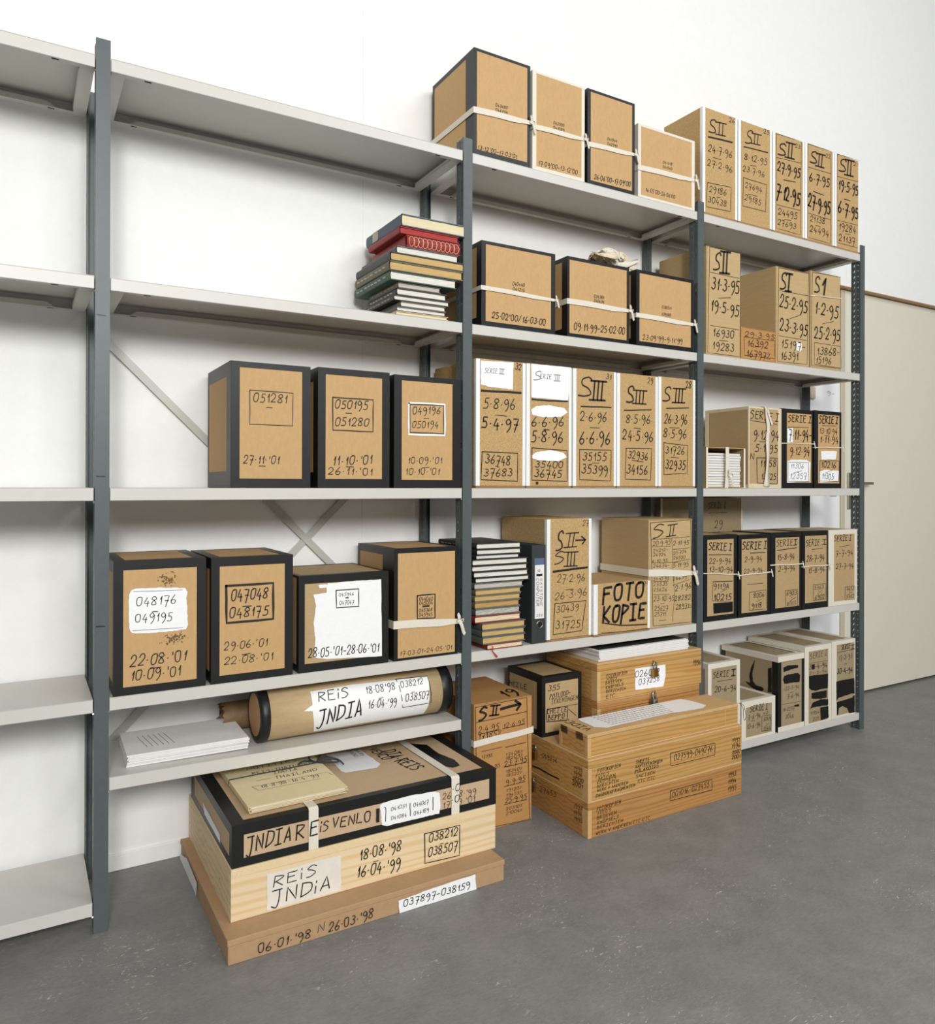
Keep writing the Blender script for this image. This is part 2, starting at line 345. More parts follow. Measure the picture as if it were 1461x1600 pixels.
def shelf(k,z,zr=None):
    x0=k*PITCH+.0178; x1=(k+1)*PITCH-.0185; t=.032; s=.0012; y0,y1=.0008,DEP-.001
    bm=bmesh.new()
    box(bm,x0,x1,y0,y1,z-s,z)
    box(bm,x0,x1,y0,y0+s,z-t,z-s); box(bm,x0,x1,y1-s,y1,z-t,z-s)
    box(bm,x0,x0+s,y0+s,y1-s,z-t,z-s); box(bm,x1-s,x1,y0+s,y1-s,z-t,z-s)
    # inward bottom flanges
    box(bm,x0,x1,y0+s,y0+.017,z-t,z-t+s); box(bm,x0,x1,y1-.020,y1-s,z-t,z-t+s)
    box(bm,x0+s,x0+.032,y0+.017,y1-.020,z-t,z-t+s); box(bm,x1-.032,x1-s,y0+.017,y1-.020,z-t,z-t+s)
    # stiffener turned up from the rear flange, cut at a slant near both ends
    a,b=x0+.075,x1-.075
    v=[bm.verts.new(q) for q in((a,y1-.020,z-t+s),(b,y1-.020,z-t+s),(b-.018,y1-.020,z-t+.014),(a+.018,y1-.020,z-t+.014))]; bm.faces.new(v)
    v=[bm.verts.new(q) for q in((a+.018,y1-.020,z-t+.014),(b-.018,y1-.020,z-t+.014),(b-.018,y1-.008,z-t+.014),(a+.018,y1-.008,z-t+.014))]; bm.faces.new(v)
    box(bm,x1-.0335,x1-.032,y0+.03,y1-.03,z-t+s,z-t+.012)
    if zr:
        for v in bm.verts: v.co.z+=(v.co.x-x0)/(x1-x0)*(zr-z)
    bmesh.ops.translate(bm,verts=bm.verts,vec=(-1.035,-.15,0))
    bmesh.ops.bevel(bm,geom=[e for e in bm.edges if e.is_manifold and max(abs(e.verts[0].co[i]-e.verts[1].co[i]) for i in range(3))>.02 and all(abs(v.co.y+.15-y0)<1e-4 for v in e.verts)],offset=.001,segments=1,affect='EDGES')
    o=done('shelf',bm,'shelf_paint',rack)
    for xs in(.085,.915):
        for yy in(y0+.006,y1-.013):
            b2=bmesh.new(); box(b2,x0+(x1-x0)*xs-.008,x0+(x1-x0)*xs+.008,yy,yy+.005,z-t-.0006,z-t+.0004)
            if zr:
                for v in b2.verts: v.co.z+=(v.co.x-x0)/(x1-x0)*(zr-z)
            bmesh.ops.translate(b2,verts=b2.verts,vec=(-1.035,-.15,0))
            done('slot',b2,'gap_shade',o)  # solid inset, coloured as the shade inside a slot
    zz=z-.006
    for xe,sg in((x0,-1),(x1,1)):
        b3=bmesh.new(); tube(b3,[Vector(off((xe-.001,.006,(zr or z)-t-.004 if sg>0 else z-t-.004))),Vector(off((xe+sg*.006,.006,(zr or z)-t-.004 if sg>0 else z-t-.004)))],.004,8)
        done('shelf_clip',b3,'steel',o)
SH={-1:[2.158,1.6155,1.095,.575,.077],0:[2.158,1.6155,1.095,.575],1:[2.158,1.6155,1.095,.575],2:[2.158,1.6155,1.095,.575,.077]}
for k,zs in SH.items():
    for z in zs: shelf(k,z-.0006)
shelf(0,.377,.366)
for (xa,za),(xb,zb) in(((.0,1.545),(1.03,.515)),((1.03,1.335),(.0,.325))):
    bm=bmesh.new(); yy=.309 if za>1.4 else .3125
    d=Vector((xb-xa,0,zb-za)).normalized(); n=Vector((-d.z,0,d.x))*.011; P=[Vector((xa,yy,za)),Vector((xb,yy,zb))]
    vs=[]
    for y_ in(0,.0016):
        for p_ in P:
            for s_ in(-1,1): vs.append(bm.verts.new(Vector(off(p_+n*s_+Vector((0,y_,0))))))
    for q in((0,1,3,2),(4,6,7,5),(0,4,5,1),(2,3,7,6),(0,2,6,4),(1,5,7,3)): bm.faces.new([vs[i] for i in q])
    done('cross_brace',bm,'brace_paint',rack)
# positions in metres; writing is given in face coordinates (metres from the lower left corner of the face)
BOXES=[
{'n':'archive_box','l':"black-taped kraft box dated 13·12'00 to 17·03'01, tallest on the top shelf",'c':'archive box','g':'black-taped boxes on the top shelf','s':'black','m':'kraft','x0':1.0589,'x1':1.2748,'z0':2.158,'z1':2.4966,'y':0.005,'d':0.285,'w':[0.0109,0.0109,0.0086,0.0168],'t':[0.052,0.012,0.014,0.03],'i':[('front',[('t','043680',0.0806,0.172,0.1264,0.1735,0.0091,0.0009),('t','044759',0.0806,0.1561,0.1251,0.1565,0.0091,0.0009),('t',"13·12'00-17·03'01",0.0139,0.0178,0.1625,0.0206,0.0123,0.0014)])],'p':[],'k':[],'u':[],'h':[],'q':[0.1391,0.1504,0.02,1]},
{'n':'archive_box','l':"white-taped kraft box dated 17·09'00 to 13·12'00 between two black-taped boxes",'c':'archive box','g':'white-taped boxes on the top shelf','s':'white','m':'kraft','x0':1.2848,'x1':1.5037,'z0':2.158,'z1':2.4886,'y':0.005,'d':0.285,'w':[0.0154,0.0127,0.0073,0.0125],'t':[0.03,0.03,0.025,0.025],'i':[('front',[('t','042500',0.0855,0.1708,0.1299,0.1721,0.0089,0.0009),('t','043589',0.0856,0.156,0.1299,0.1559,0.0089,0.0009),('t',"17·09'00-13·12'00",0.0244,0.019,0.1869,0.0217,0.0141,0.0015)])],'p':[],'k':[],'u':[],'h':[],'q':[0.1412,0.1488,0.017,1]},
{'n':'archive_box','l':"black-taped kraft box dated 26·06'00 to 17·09'00, narrowest of the tied top row",'c':'archive box','g':'black-taped boxes on the top shelf','s':'black','m':'kraft','x0':1.5177,'x1':1.7345,'z0':2.158,'z1':2.4903,'y':0.005,'d':0.285,'w':[0.0137,0.0114,0.0084,0.0138],'t':[0.03,0.03,0.014,0.03],'i':[('front',[('t','041544',0.089,0.1716,0.1335,0.1739,0.0087,0.0009),('t','042599',0.089,0.1554,0.1336,0.1557,0.0087,0.0009),('t',"26·06'00-17·09'00",0.0291,0.0216,0.196,0.0285,0.016,0.0019)])],'p':[],'k':[],'u':[],'h':[],'q':[0.1368,0.1476,0.017,1]},
{'n':'archive_box','l':"low white-taped kraft box dated 16·05'00 to 26·06'00, end of tied row",'c':'archive box','g':'white-taped boxes on the top shelf','s':'white','m':'kraft','x0':1.7524,'x1':2.04,'z0':2.158,'z1':2.4258,'y':0.005,'d':0.285,'w':[0.0132,0.0157,0.0082,0.0093],'t':[0.03,0.03,0.025,0.025],'i':[('front',[('t','041318',0.1218,0.1476,0.1683,0.1506,0.0085,0.0008),('t','041540',0.1219,0.1313,0.1684,0.1328,0.0085,0.0008),('t',"16·05'00-26·06'00",0.0366,0.0267,0.1831,0.0283,0.0129,0.0013)])],'p':[],'k':[],'u':[],'h':[],'q':[0.1057,0.1174,0.019,1]},
{'n':'archive_box','l':'chipboard box marked S II 26, tallest and leftmost on the right top shelf','c':'archive box','g':'chipboard boxes on the top shelf','s':'profile','m':'chip','x0':2.0813,'x1':2.2767,'z0':2.158,'z1':2.5734,'y':0.005,'d':0.21,'t':[0.03,0.03,0.025,0.025],'i':[('front',[('t','26',0.1489,0.3912,0.1792,0.3924,0.0167,0.0017),('t','$',0.0348,0.3268,0.0718,0.3261,0.0545,0.0044),('t','Ⅱ',0.0718,0.3227,0.1291,0.3274,0.048,0.0038),('p',[(0.033,0.3032),(0.1673,0.3127)],0.006),('t','24·7·96',0.0312,0.2483,0.1635,0.2518,0.0259,0.0023),('p',[(0.0575,0.2282),(0.1036,0.2302)],0.0016),('t','27·2·96',0.0276,0.1929,0.1657,0.1937,0.0231,0.0021),('p',[(0.0278,0.1248),(0.1618,0.133),(0.1571,0.0352),(0.0223,0.0298),(0.0278,0.1248)],0.0019),('t','29186',0.0375,0.0914,0.1318,0.0943,0.0232,0.0021),('p',[(0.0785,0.0782),(0.0981,0.0794)],0.0015),('t','30438',0.0319,0.0507,0.132,0.0506,0.0218,0.002)])],'p':[],'k':[],'u':[],'h':[]},
{'n':'archive_box','l':'chipboard box marked S II 25, dates 8·12·95 to 23·7·96','c':'archive box','g':'chipboard boxes on the top shelf','s':'profile','m':'chip','x0':2.2829,'x1':2.4848,'z0':2.158,'z1':2.5732,'y':0.005,'d':0.21,'t':[0.03,0.03,0.025,0.025],'i':[('front',[('t','25',0.1521,0.3957,0.1846,0.397,0.0173,0.0017),('t','$',0.0414,0.3318,0.0769,0.3329,0.0537,0.0043),('t','Ⅱ',0.0748,0.3353,0.1319,0.34,0.0426,0.0034),('p',[(0.0332,0.3115),(0.1772,0.3201)],0.004),('t','8·12·95',0.0365,0.2621,0.1709,0.2681,0.024,0.0022),('p',[(0.0709,0.2449),(0.1067,0.2477)],0.0016),('t','23·7·96',0.0273,0.2135,0.1559,0.2159,0.0211,0.0019),('p',[(0.0305,0.1867),(0.169,0.1861),(0.165,0.0735),(0.0278,0.0719),(0.0305,0.1867)],0.0019),('t','27694',0.042,0.1495,0.139,0.1477,0.0212,0.0019),('p',[(0.0608,0.1257),(0.1135,0.1269)],0.0015),('t','29185',0.0391,0.0995,0.1349,0.0952,0.0212,0.0019)])],'p':[],'k':[],'u':[],'h':[]},
{'n':'archive_box','l':'middle of the five S II chipboard boxes, bold date 27·9·95','c':'archive box','g':'chipboard boxes on the top shelf','s':'profile','m':'chip','x0':2.4914,'x1':2.6962,'z0':2.158,'z1':2.5744,'y':0.005,'d':0.21,'t':[0.03,0.03,0.025,0.025],'i':[('front',[('t','23',0.1436,0.3819,0.1747,0.3831,0.0149,0.0015),('t','$',0.0344,0.3291,0.079,0.3303,0.0526,0.0053),('t','Ⅱ',0.0768,0.3283,0.138,0.3316,0.0603,0.0054),('p',[(0.0234,0.312),(0.1842,0.3239)],0.0014),('t','27·9·95',0.0302,0.2624,0.1728,0.2602,0.0379,0.0049),('p',[(0.0704,0.2292),(0.1452,0.2351)],0.003),('t','7·12·95',0.0217,0.1513,0.1709,0.1419,0.0524,0.0068),('p',[(0.022,0.4109),(0.1839,0.4166),(0.1794,0.0164),(0.0211,0.0185),(0.022,0.4109)],0.0015),('p',[(0.0263,0.1164),(0.1779,0.1208)],0.0014),('t','24495',0.0352,0.0794,0.1549,0.0807,0.0248,0.0025),('p',[(0.0709,0.064),(0.1161,0.0663)],0.0014),('t','27693',0.0321,0.0365,0.1459,0.036,0.0219,0.0022)])],'p':[],'k':[],'u':[],'h':[]},
{'n':'archive_box','l':'S II chipboard box with bold date 6·7·95, last but one','c':'archive box','g':'chipboard boxes on the top shelf','s':'profile','m':'chip','x0':2.6997,'x1':2.9002,'z0':2.158,'z1':2.5794,'y':0.005,'d':0.21,'t':[0.03,0.03,0.025,0.025],'i':[('front',[('t','22',0.1426,0.3866,0.1721,0.3878,0.0153,0.0015),('t','$',0.0344,0.3405,0.0773,0.3401,0.0513,0.0056),('t','Ⅱ',0.0701,0.3355,0.1305,0.3379,0.0561,0.0051),('p',[(0.0227,0.3176),(0.1772,0.3218)],0.0014),('t','6·7·95',0.0299,0.2603,0.1651,0.2606,0.0347,0.0045),('p',[(0.0562,0.2203),(0.1285,0.2172)],0.003),('t','27·9·95',0.0232,0.1534,0.1704,0.1414,0.0497,0.0065),('p',[(0.02,0.4165),(0.1794,0.421),(0.177,0.013),(0.0178,0.0154),(0.02,0.4165)],0.0015),('p',[(0.0233,0.1195),(0.1754,0.1192)],0.0014),('t','21138',0.0352,0.0893,0.1338,0.0917,0.0226,0.0023),('p',[(0.0734,0.0757),(0.1047,0.0759)],0.0014),('t','24494',0.033,0.0451,0.1609,0.0427,0.0256,0.0026)])],'p':[],'k':[],'u':[],'h':[]},
{'n':'archive_box','l':'chipboard box marked S II 21, last on the right top shelf','c':'archive box','g':'chipboard boxes on the top shelf','s':'profile','m':'chip','x0':2.9039,'x1':3.0872,'z0':2.158,'z1':2.5801,'y':0.005,'d':0.21,'t':[0.03,0.03,0.025,0.025],'i':[('front',[('t','21',0.1376,0.3946,0.1716,0.3957,0.0158,0.0016),('t','$',0.0303,0.3479,0.0759,0.3483,0.0545,0.0054),('t','Ⅱ',0.0709,0.3409,0.1352,0.3451,0.0658,0.0059),('p',[(0.0178,0.3196),(0.1718,0.3273)],0.0014),('t','19·5·95',0.0281,0.2673,0.1694,0.2664,0.0404,0.0053),('p',[(0.07,0.2287),(0.1123,0.2291)],0.003),('t','6·7·95',0.0259,0.1657,0.1697,0.1584,0.0467,0.0061),('p',[(0.0175,0.4182),(0.1793,0.4244),(0.1781,0.027),(0.0163,0.0264),(0.0175,0.4182)],0.0015),('p',[(0.021,0.1259),(0.1725,0.1294)],0.0014),('t','19284',0.0312,0.0873,0.1516,0.0901,0.028,0.0028),('p',[(0.0769,0.0756),(0.1128,0.0771)],0.0014),('t','21137',0.0314,0.0382,0.1466,0.0377,0.0265,0.0026)])],'p':[],'k':[],'u':[],'h':[]},
{'n':'archive_box','l':"tied black-taped box dated 25·02'00 to 16·03'00 beside the books",'c':'archive box','g':'black-taped boxes on the second shelf','s':'black','m':'kraft','x0':1.0887,'x1':1.3791,'z0':1.6155,'z1':1.8878,'y':0.005,'d':0.285,'w':[0.0155,0.0166,0.0098,0.0154],'t':[0.03,0.04,0.014,0.03],'i':[('front',[('t','040440',0.1182,0.145,0.1646,0.1456,0.0103,0.001),('t','041215',0.1196,0.128,0.1639,0.1281,0.0103,0.001),('t',"25·02'00/16·03·00",0.0389,0.0284,0.2488,0.0272,0.0192,0.0023)])],'p':[],'k':[],'u':[],'h':[],'q':[0.121,0.1158,0.014,1]},
{'n':'archive_box','l':'tied black-taped box dated 09·11·99 to 25·02·00 on the second shelf','c':'archive box','g':'black-taped boxes on the second shelf','s':'black','m':'kraft','x0':1.4318,'x1':1.7097,'z0':1.6155,'z1':1.8908,'y':0.005,'d':0.285,'w':[0.0087,0.0105,0.0106,0.0124],'t':[0.03,0.035,0.014,0.03],'i':[('front',[('t','039381',0.1155,0.1475,0.1599,0.1482,0.0098,0.001),('t','040439',0.1156,0.1321,0.1599,0.1321,0.0098,0.001),('t','09·11·99-25·02·00',0.0279,0.0262,0.2553,0.0342,0.023,0.0025)])],'p':[],'k':[],'u':[],'h':[],'q':[0.1206,0.1196,0.019,1]},
{'n':'archive_box','l':"tied black-taped box dated 23·09'99 to 9·11'99 by the post",'c':'archive box','g':'black-taped boxes on the second shelf','s':'black','m':'kraft','x0':1.7458,'x1':2.0345,'z0':1.6155,'z1':1.8917,'y':0.005,'d':0.285,'w':[0.0148,0.0128,0.0116,0.0165],'t':[0.03,0.035,0.014,0.03],'i':[('front',[('t','038511',0.125,0.1499,0.1714,0.1503,0.0098,0.001),('t','039380',0.1251,0.1232,0.1697,0.1238,0.0098,0.001),('t',"23·09'99-9·11'99",0.0297,0.0241,0.2291,0.0282,0.0167,0.0018)])],'p':[],'k':[],'u':[],'h':[],'q':[0.1093,0.106,0.017,1]},
{'n':'archive_box','l':'tall plain box marked S II 31·3·95 beside the steel post','c':'archive box','g':'plain boxes on the second shelf','s':'plain','m':'straw','x0':2.1066,'x1':2.3003,'z0':1.6155,'z1':2.0386,'y':0.005,'d':0.26,'t':[0.03,0.03,0.025,0.025],'i':[('front',[('t','$',0.0365,0.3343,0.0682,0.3355,0.0699,0.0056),('t','Ⅱ',0.0715,0.3243,0.1274,0.3276,0.0808,0.0073),('p',[(0.0164,0.4196),(0.191,0.4211),(0.1889,0.0066),(0.0062,0.0066),(0.0164,0.4196)],0.0015),('p',[(0.0167,0.321),(0.1844,0.3203)],0.0014),('t','31·3·95',0.0252,0.2582,0.1811,0.2614,0.0453,0.0045),('p',[(0.0652,0.2256),(0.1363,0.2365)],0.002),('t','19·5·95',0.0221,0.1754,0.1779,0.1667,0.0406,0.0041),('p',[(0.0215,0.1137),(0.1824,0.1135)],0.0014),('t','16930',0.0357,0.0763,0.1505,0.0763,0.0279,0.0028),('p',[(0.069,0.0604),(0.1197,0.0613)],0.0016),('t','19283',0.0325,0.0236,0.1507,0.0228,0.0279,0.0028)])],'p':[],'k':[],'u':[],'h':[]},
{'n':'archive_box','l':'small orange box marked 29·3·95 wedged between taller boxes','c':'archive box','g':'plain boxes on the second shelf','s':'plain','m':'orange','x0':2.3038,'x1':2.5117,'z0':1.6155,'z1':1.7445,'y':0.005,'d':0.2,'t':[0.03,0.03,0.025,0.025],'i':[('front',[('t','29·3·95',0.0221,0.0933,0.198,0.0966,0.0192,0.0019),('p',[(0.0168,0.0886),(0.2027,0.0909),(0.2029,0.0167),(0.017,0.0148),(0.0168,0.0886)],0.0015),('t','16392',0.0345,0.0543,0.1573,0.0569,0.0253,0.0025),('p',[(0.0701,0.0529),(0.117,0.0592)],0.0016),('t','16797%',0.0311,0.0119,0.1722,0.0122,0.0253,0.0025)])],'p':[],'k':[],'u':[],'h':[]},
{'n':'archive_box','l':'tall plain box marked S I 25·2·95 with a small white correction patch','c':'archive box','g':'plain boxes on the second shelf','s':'plain','m':'straw','x0':2.5152,'x1':2.7323,'z0':1.6155,'z1':2.0206,'y':0.005,'d':0.19,'t':[0.03,0.03,0.025,0.025],'i':[('front',[('t','$',0.0248,0.3157,0.0571,0.3164,0.0715,0.0064),('t','I',0.0571,0.3101,0.0955,0.3115,0.075,0.0083),('p',[(0.015,0.3989),(0.2094,0.4022),(0.2007,0.0108),(0.0088,0.0083),(0.015,0.3989)],0.0015),('p',[(0.0191,0.3038),(0.2057,0.3069)],0.0014),('t','25·2·95',0.0212,0.2382,0.198,0.233,0.0485,0.0048),('p',[(0.0853,0.1933),(0.1505,0.216)],0.002),('t','23·3·95',0.0235,0.1389,0.1983,0.1346,0.046,0.0046),('p',[(0.016,0.1158),(0.2004,0.1131)],0.0014),('t','15197-',0.0312,0.0688,0.1846,0.0694,0.0311,0.0031),('t','16391',0.0295,0.0201,0.1393,0.0234,0.0299,0.003)])],'p':[('front',[('b',[(0.1293,0.1009),(0.1647,0.1),(0.1667,0.0715),(0.151,0.0599),(0.1274,0.0678)])])],'k':[],'u':[],'h':[]},
{'n':'archive_box','l':'tall plain box marked S 1 1·2·95 tied with thin string','c':'archive box','g':'plain boxes on the second shelf','s':'plain','m':'straw','x0':2.7424,'x1':2.9495,'z0':1.6155,'z1':2.0352,'y':0.005,'d':0.19,'t':[0.03,0.03,0.025,0.025],'i':[('front',[('t','$',0.0225,0.3294,0.0552,0.3286,0.0677,0.0061),('t','1',0.0573,0.3237,0.0882,0.3251,0.0713,0.0093),('p',[(0.0081,0.4111),(0.2039,0.4198),(0.2095,0.0107),(0.0034,0.0101),(0.0081,0.4111)],0.0015),('t','1·2·95',0.0249,0.2395,0.1852,0.2334,0.049,0.0049),('p',[(0.0772,0.1963),(0.1555,0.2155)],0.002),('t','25·2·95',0.0232,0.1323,0.1984,0.1342,0.0477,0.0048),('p',[(0.0233,0.1104),(0.2071,0.1099),(0.2117,0.0141),(0.0236,0.0163),(0.0233,0.1104)],0.0015),('t','13868-',0.0418,0.0605,0.1965,0.0679,0.031,0.0031),('t','15196',0.0337,0.0236,0.1372,0.0271,0.0271,0.0027)])],'p':[],'k':[],'u':[],'h':[],'q':[0.3098,0.3235,0.004,0]},
{'n':'archive_box','l':"black-taped box dated 27·11·'01, first on the eye-level shelf",'c':'archive box','g':'black-taped boxes on the eye-level shelf','s':'black','m':'kraft','x0':0.3084,'x1':0.5271,'z0':1.095,'z1':1.4352,'y':0.005,'d':0.285,'w':[0.0237,0.0235,0.0155,0.0251],'t':[0.045,0.012,0.036,0.045],'i':[('front',[('t','051281',0.0599,0.2341,0.1497,0.2361,0.022,0.002),('p',[(0.0954,0.2198),(0.1113,0.2201)],0.002),('p',[(0.0505,0.2648),(0.1692,0.2636),(0.1684,0.1727),(0.0503,0.1719),(0.0505,0.2648)],0.002),('t',"27·11·'01",0.0337,0.0672,0.1287,0.0668,0.0198,0.002),('p',[(0.076,0.0595),(0.0927,0.0588)],0.002)])],'p':[],'k':[],'u':[],'h':[]},
{'n':'archive_box','l':'black-taped box marked 050195 - 051280, middle of the eye-level three','c':'archive box','g':'black-taped boxes on the eye-level shelf','s':'black','m':'kraft','x0':0.5501,'x1':0.7693,'z0':1.095,'z1':1.4375,'y':0.005,'d':0.285,'w':[0.022,0.0232,0.0185,0.0257],'t':[0.04,0.04,0.036,0.045],'i':[('front',[('t','050195',0.05,0.2289,0.1482,0.2308,0.0232,0.0023),('p',[(0.0827,0.2162),(0.1004,0.216)],0.0024),('t','051280',0.0502,0.1791,0.1508,0.1823,0.0221,0.0022),('p',[(0.043,0.2594),(0.1676,0.2592),(0.1672,0.1653),(0.0433,0.1655),(0.043,0.2594)],0.0031),('t',"11·10·'01",0.0424,0.065,0.162,0.0715,0.0243,0.0024),('p',[(0.0843,0.0612),(0.1067,0.0604)],0.002),('t',"26·11·'01",0.0299,0.0395,0.1633,0.0374,0.0198,0.002)])],'p':[],'k':[],'u':[],'h':[]},
{'n':'archive_box','l':'black-taped box with white-bordered label 049196 - 050194','c':'archive box','g':'black-taped boxes on the eye-level shelf','s':'black','m':'kraft','x0':0.7856,'x1':1.0132,'z0':1.095,'z1':1.4347,'y':0.005,'d':0.285,'w':[0.0245,0.0293,0.0155,0.0243],'t':[0.04,0.04,0.036,0.045],'i':[('front',[('t','049196',0.061,0.2242,0.1533,0.2306,0.0211,0.0019),('p',[(0.0982,0.2125),(0.1153,0.2133)],0.0018),('t','050194',0.0591,0.1831,0.1461,0.1873,0.0187,0.0017),('p',[(0.0518,0.2535),(0.1675,0.2553),(0.1677,0.1678),(0.0521,0.1682),(0.0518,0.2535)],0.0028),('t',"10·09·'01",0.044,0.0746,0.1599,0.0754,0.0187,0.0017),('p',[(0.1025,0.0627),(0.1171,0.0629)],0.0018),('t',"10·10·'01",0.0364,0.0407,0.1505,0.0419,0.0186,0.0017)])],'p':[('front',[('p',[(0.048,0.2568),(0.1708,0.2591),(0.1711,0.1632),(0.0482,0.1622),(0.048,0.2568)],0.006)])],'k':[],'u':[],'h':[]},
{'n':'archive_box','l':'chipboard box marked SERIE III 32 with white painted top corner','c':'archive box','g':'chipboard boxes on the eye-level shelf','s':'profile','m':'chip','x0':1.0682,'x1':1.2586,'z0':1.095,'z1':1.5093,'y':0.005,'d':0.285,'t':[0.03,0.03,0.025,0.025],'i':[('front',[('t','32',0.1495,0.39,0.1713,0.3892,0.0194,0.0023),('t','SERIE',0.0324,0.3692,0.0793,0.3703,0.0152,0.0012),('t','Ⅲ',0.0854,0.3708,0.1066,0.3705,0.0166,0.0013),('p',[(0.0215,0.3116),(0.1716,0.3137)],0.007),('t','5·8·96',0.0276,0.2551,0.1468,0.259,0.0316,0.0028),('p',[(0.0722,0.2359),(0.1177,0.2343)],0.002),('t','5·4·97',0.0219,0.1936,0.1579,0.1928,0.0328,0.0039),('p',[(0.0236,0.1161),(0.1605,0.1143),(0.16,0.0221),(0.0202,0.0264),(0.0236,0.1161)],0.0028),('t','36748',0.0355,0.0803,0.1289,0.0748,0.0278,0.0028),('p',[(0.0727,0.0701),(0.0893,0.0678)],0.0018),('t','37683',0.0297,0.0379,0.1367,0.0388,0.0227,0.0025)])],'p':[('front',[('b',[(0.0183,0.4072),(0.1433,0.4121),(0.1405,0.322),(0.0961,0.3242),(0.051,0.3249),(0.0185,0.3315)])])],'k':[],'u':[],'h':[]},
{'n':'archive_box','l':'chipboard box marked SERIE III with oval white correction patches','c':'archive box','g':'chipboard boxes on the eye-level shelf','s':'profile','m':'chip','x0':1.2621,'x1':1.4498,'z0':1.095,'z1':1.51,'y':0.005,'d':0.26,'t':[0.03,0.03,0.025,0.025],'i':[('front',[('t','$',0.0287,0.3616,0.056,0.3637,0.0302,0.0021),('t','ERIE',0.056,0.3676,0.1016,0.3683,0.0145,0.001),('t','Ⅲ',0.1115,0.3637,0.1397,0.3644,0.02,0.0016),('p',[(0.0233,0.2956),(0.092,0.2944),(0.1709,0.2977)],0.005),('t','6·6·96',0.0212,0.2062,0.1518,0.2117,0.0302,0.003),('p',[(0.0719,0.1971),(0.0939,0.1959)],0.003),('t','5·8·96',0.0198,0.1549,0.1486,0.1564,0.0341,0.0034),('p',[(0.023,0.134),(0.1697,0.1286),(0.1701,0.0232),(0.0234,0.0264),(0.023,0.134)],0.0025),('t','35400',0.036,0.0699,0.1489,0.0689,0.0211,0.0025),('t','36745',0.0329,0.0376,0.144,0.0365,0.0237,0.0028),('b',[(0.0393,0.0212),(0.049,0.0212),(0.049,0.012),(0.0394,0.012)])])],'p':[('front',[('b',[(0.019,0.4134),(0.185,0.4138),(0.1734,0.2992),(0.0209,0.302)]),('b',[(0.0195,0.2606),(0.0394,0.2728),(0.092,0.2798),(0.1584,0.2727),(0.1702,0.2585),(0.1417,0.2422),(0.0677,0.2373),(0.0243,0.2444)]),('b',[(0.0215,0.1077),(0.0439,0.1201),(0.1007,0.1282),(0.1546,0.1195),(0.169,0.1056),(0.1338,0.0915),(0.052,0.0926),(0.0247,0.0986)])])],'k':[],'u':[],'h':[]},
{'n':'archive_box','l':'middle of the five eye-level chipboard boxes, marked S III 31','c':'archive box','g':'chipboard boxes on the eye-level shelf','s':'profile','m':'chip','x0':1.4558,'x1':1.65,'z0':1.095,'z1':1.5094,'y':0.005,'d':0.26,'t':[0.03,0.03,0.025,0.025],'i':[('front',[('t','31',0.1465,0.3874,0.1691,0.3849,0.0182,0.0018),('t','$',0.0234,0.3223,0.0773,0.3202,0.0648,0.0045),('t','Ⅲ',0.072,0.3075,0.1431,0.309,0.0661,0.006),('p',[(0.0356,0.2834),(0.1703,0.2867)],0.004),('t','2·6·96',0.0323,0.2354,0.1469,0.2358,0.0301,0.0027),('p',[(0.0758,0.2112),(0.1183,0.2116)],0.0018),('t','6·6·96',0.0291,0.1533,0.1634,0.1587,0.041,0.0037),('p',[(0.03,0.1335),(0.1717,0.1351),(0.1693,0.0256),(0.0303,0.0289),(0.03,0.1335)],0.0022),('t','35155',0.0431,0.0975,0.1474,0.0968,0.0274,0.0027),('p',[(0.085,0.0873),(0.1169,0.0871)],0.0016),('t','35399',0.038,0.0522,0.1529,0.0493,0.0287,0.0029)])],'p':[],'k':[],'u':[],'h':[]},
{'n':'archive_box','l':'chipboard box marked S III 29, fourth of the eye-level five','c':'archive box','g':'chipboard boxes on the eye-level shelf','s':'profile','m':'chip','x0':1.6535,'x1':1.8502,'z0':1.095,'z1':1.5085,'y':0.005,'d':0.26,'t':[0.03,0.03,0.025,0.025],'i':[('front',[('t','29',0.1474,0.3862,0.1708,0.3864,0.0188,0.0019),('t','$',0.0448,0.3113,0.0768,0.3096,0.0612,0.0055),('t','Ⅲ',0.073,0.3079,0.1399,0.3089,0.0486,0.0044),('p',[(0.0337,0.2801),(0.1653,0.2885)],0.0035),('t','8·5·96',0.0432,0.2365,0.1576,0.2387,0.0284,0.0026),('p',[(0.0808,0.2181),(0.1132,0.2166)],0.002),('t','24·5·96',0.0266,0.1776,0.1715,0.1709,0.034,0.0031),('p',[(0.0435,0.144),(0.1677,0.146),(0.1622,0.0296),(0.0401,0.0317),(0.0435,0.144)],0.0022),('t','32936',0.0529,0.1087,0.1464,0.1034,0.0256,0.0026),('p',[(0.0718,0.1005),(0.1271,0.0958)],0.002),('t','34156',0.0456,0.053,0.1446,0.0512,0.0299,0.003)])],'p':[],'k':[],'u':[],'h':[]},
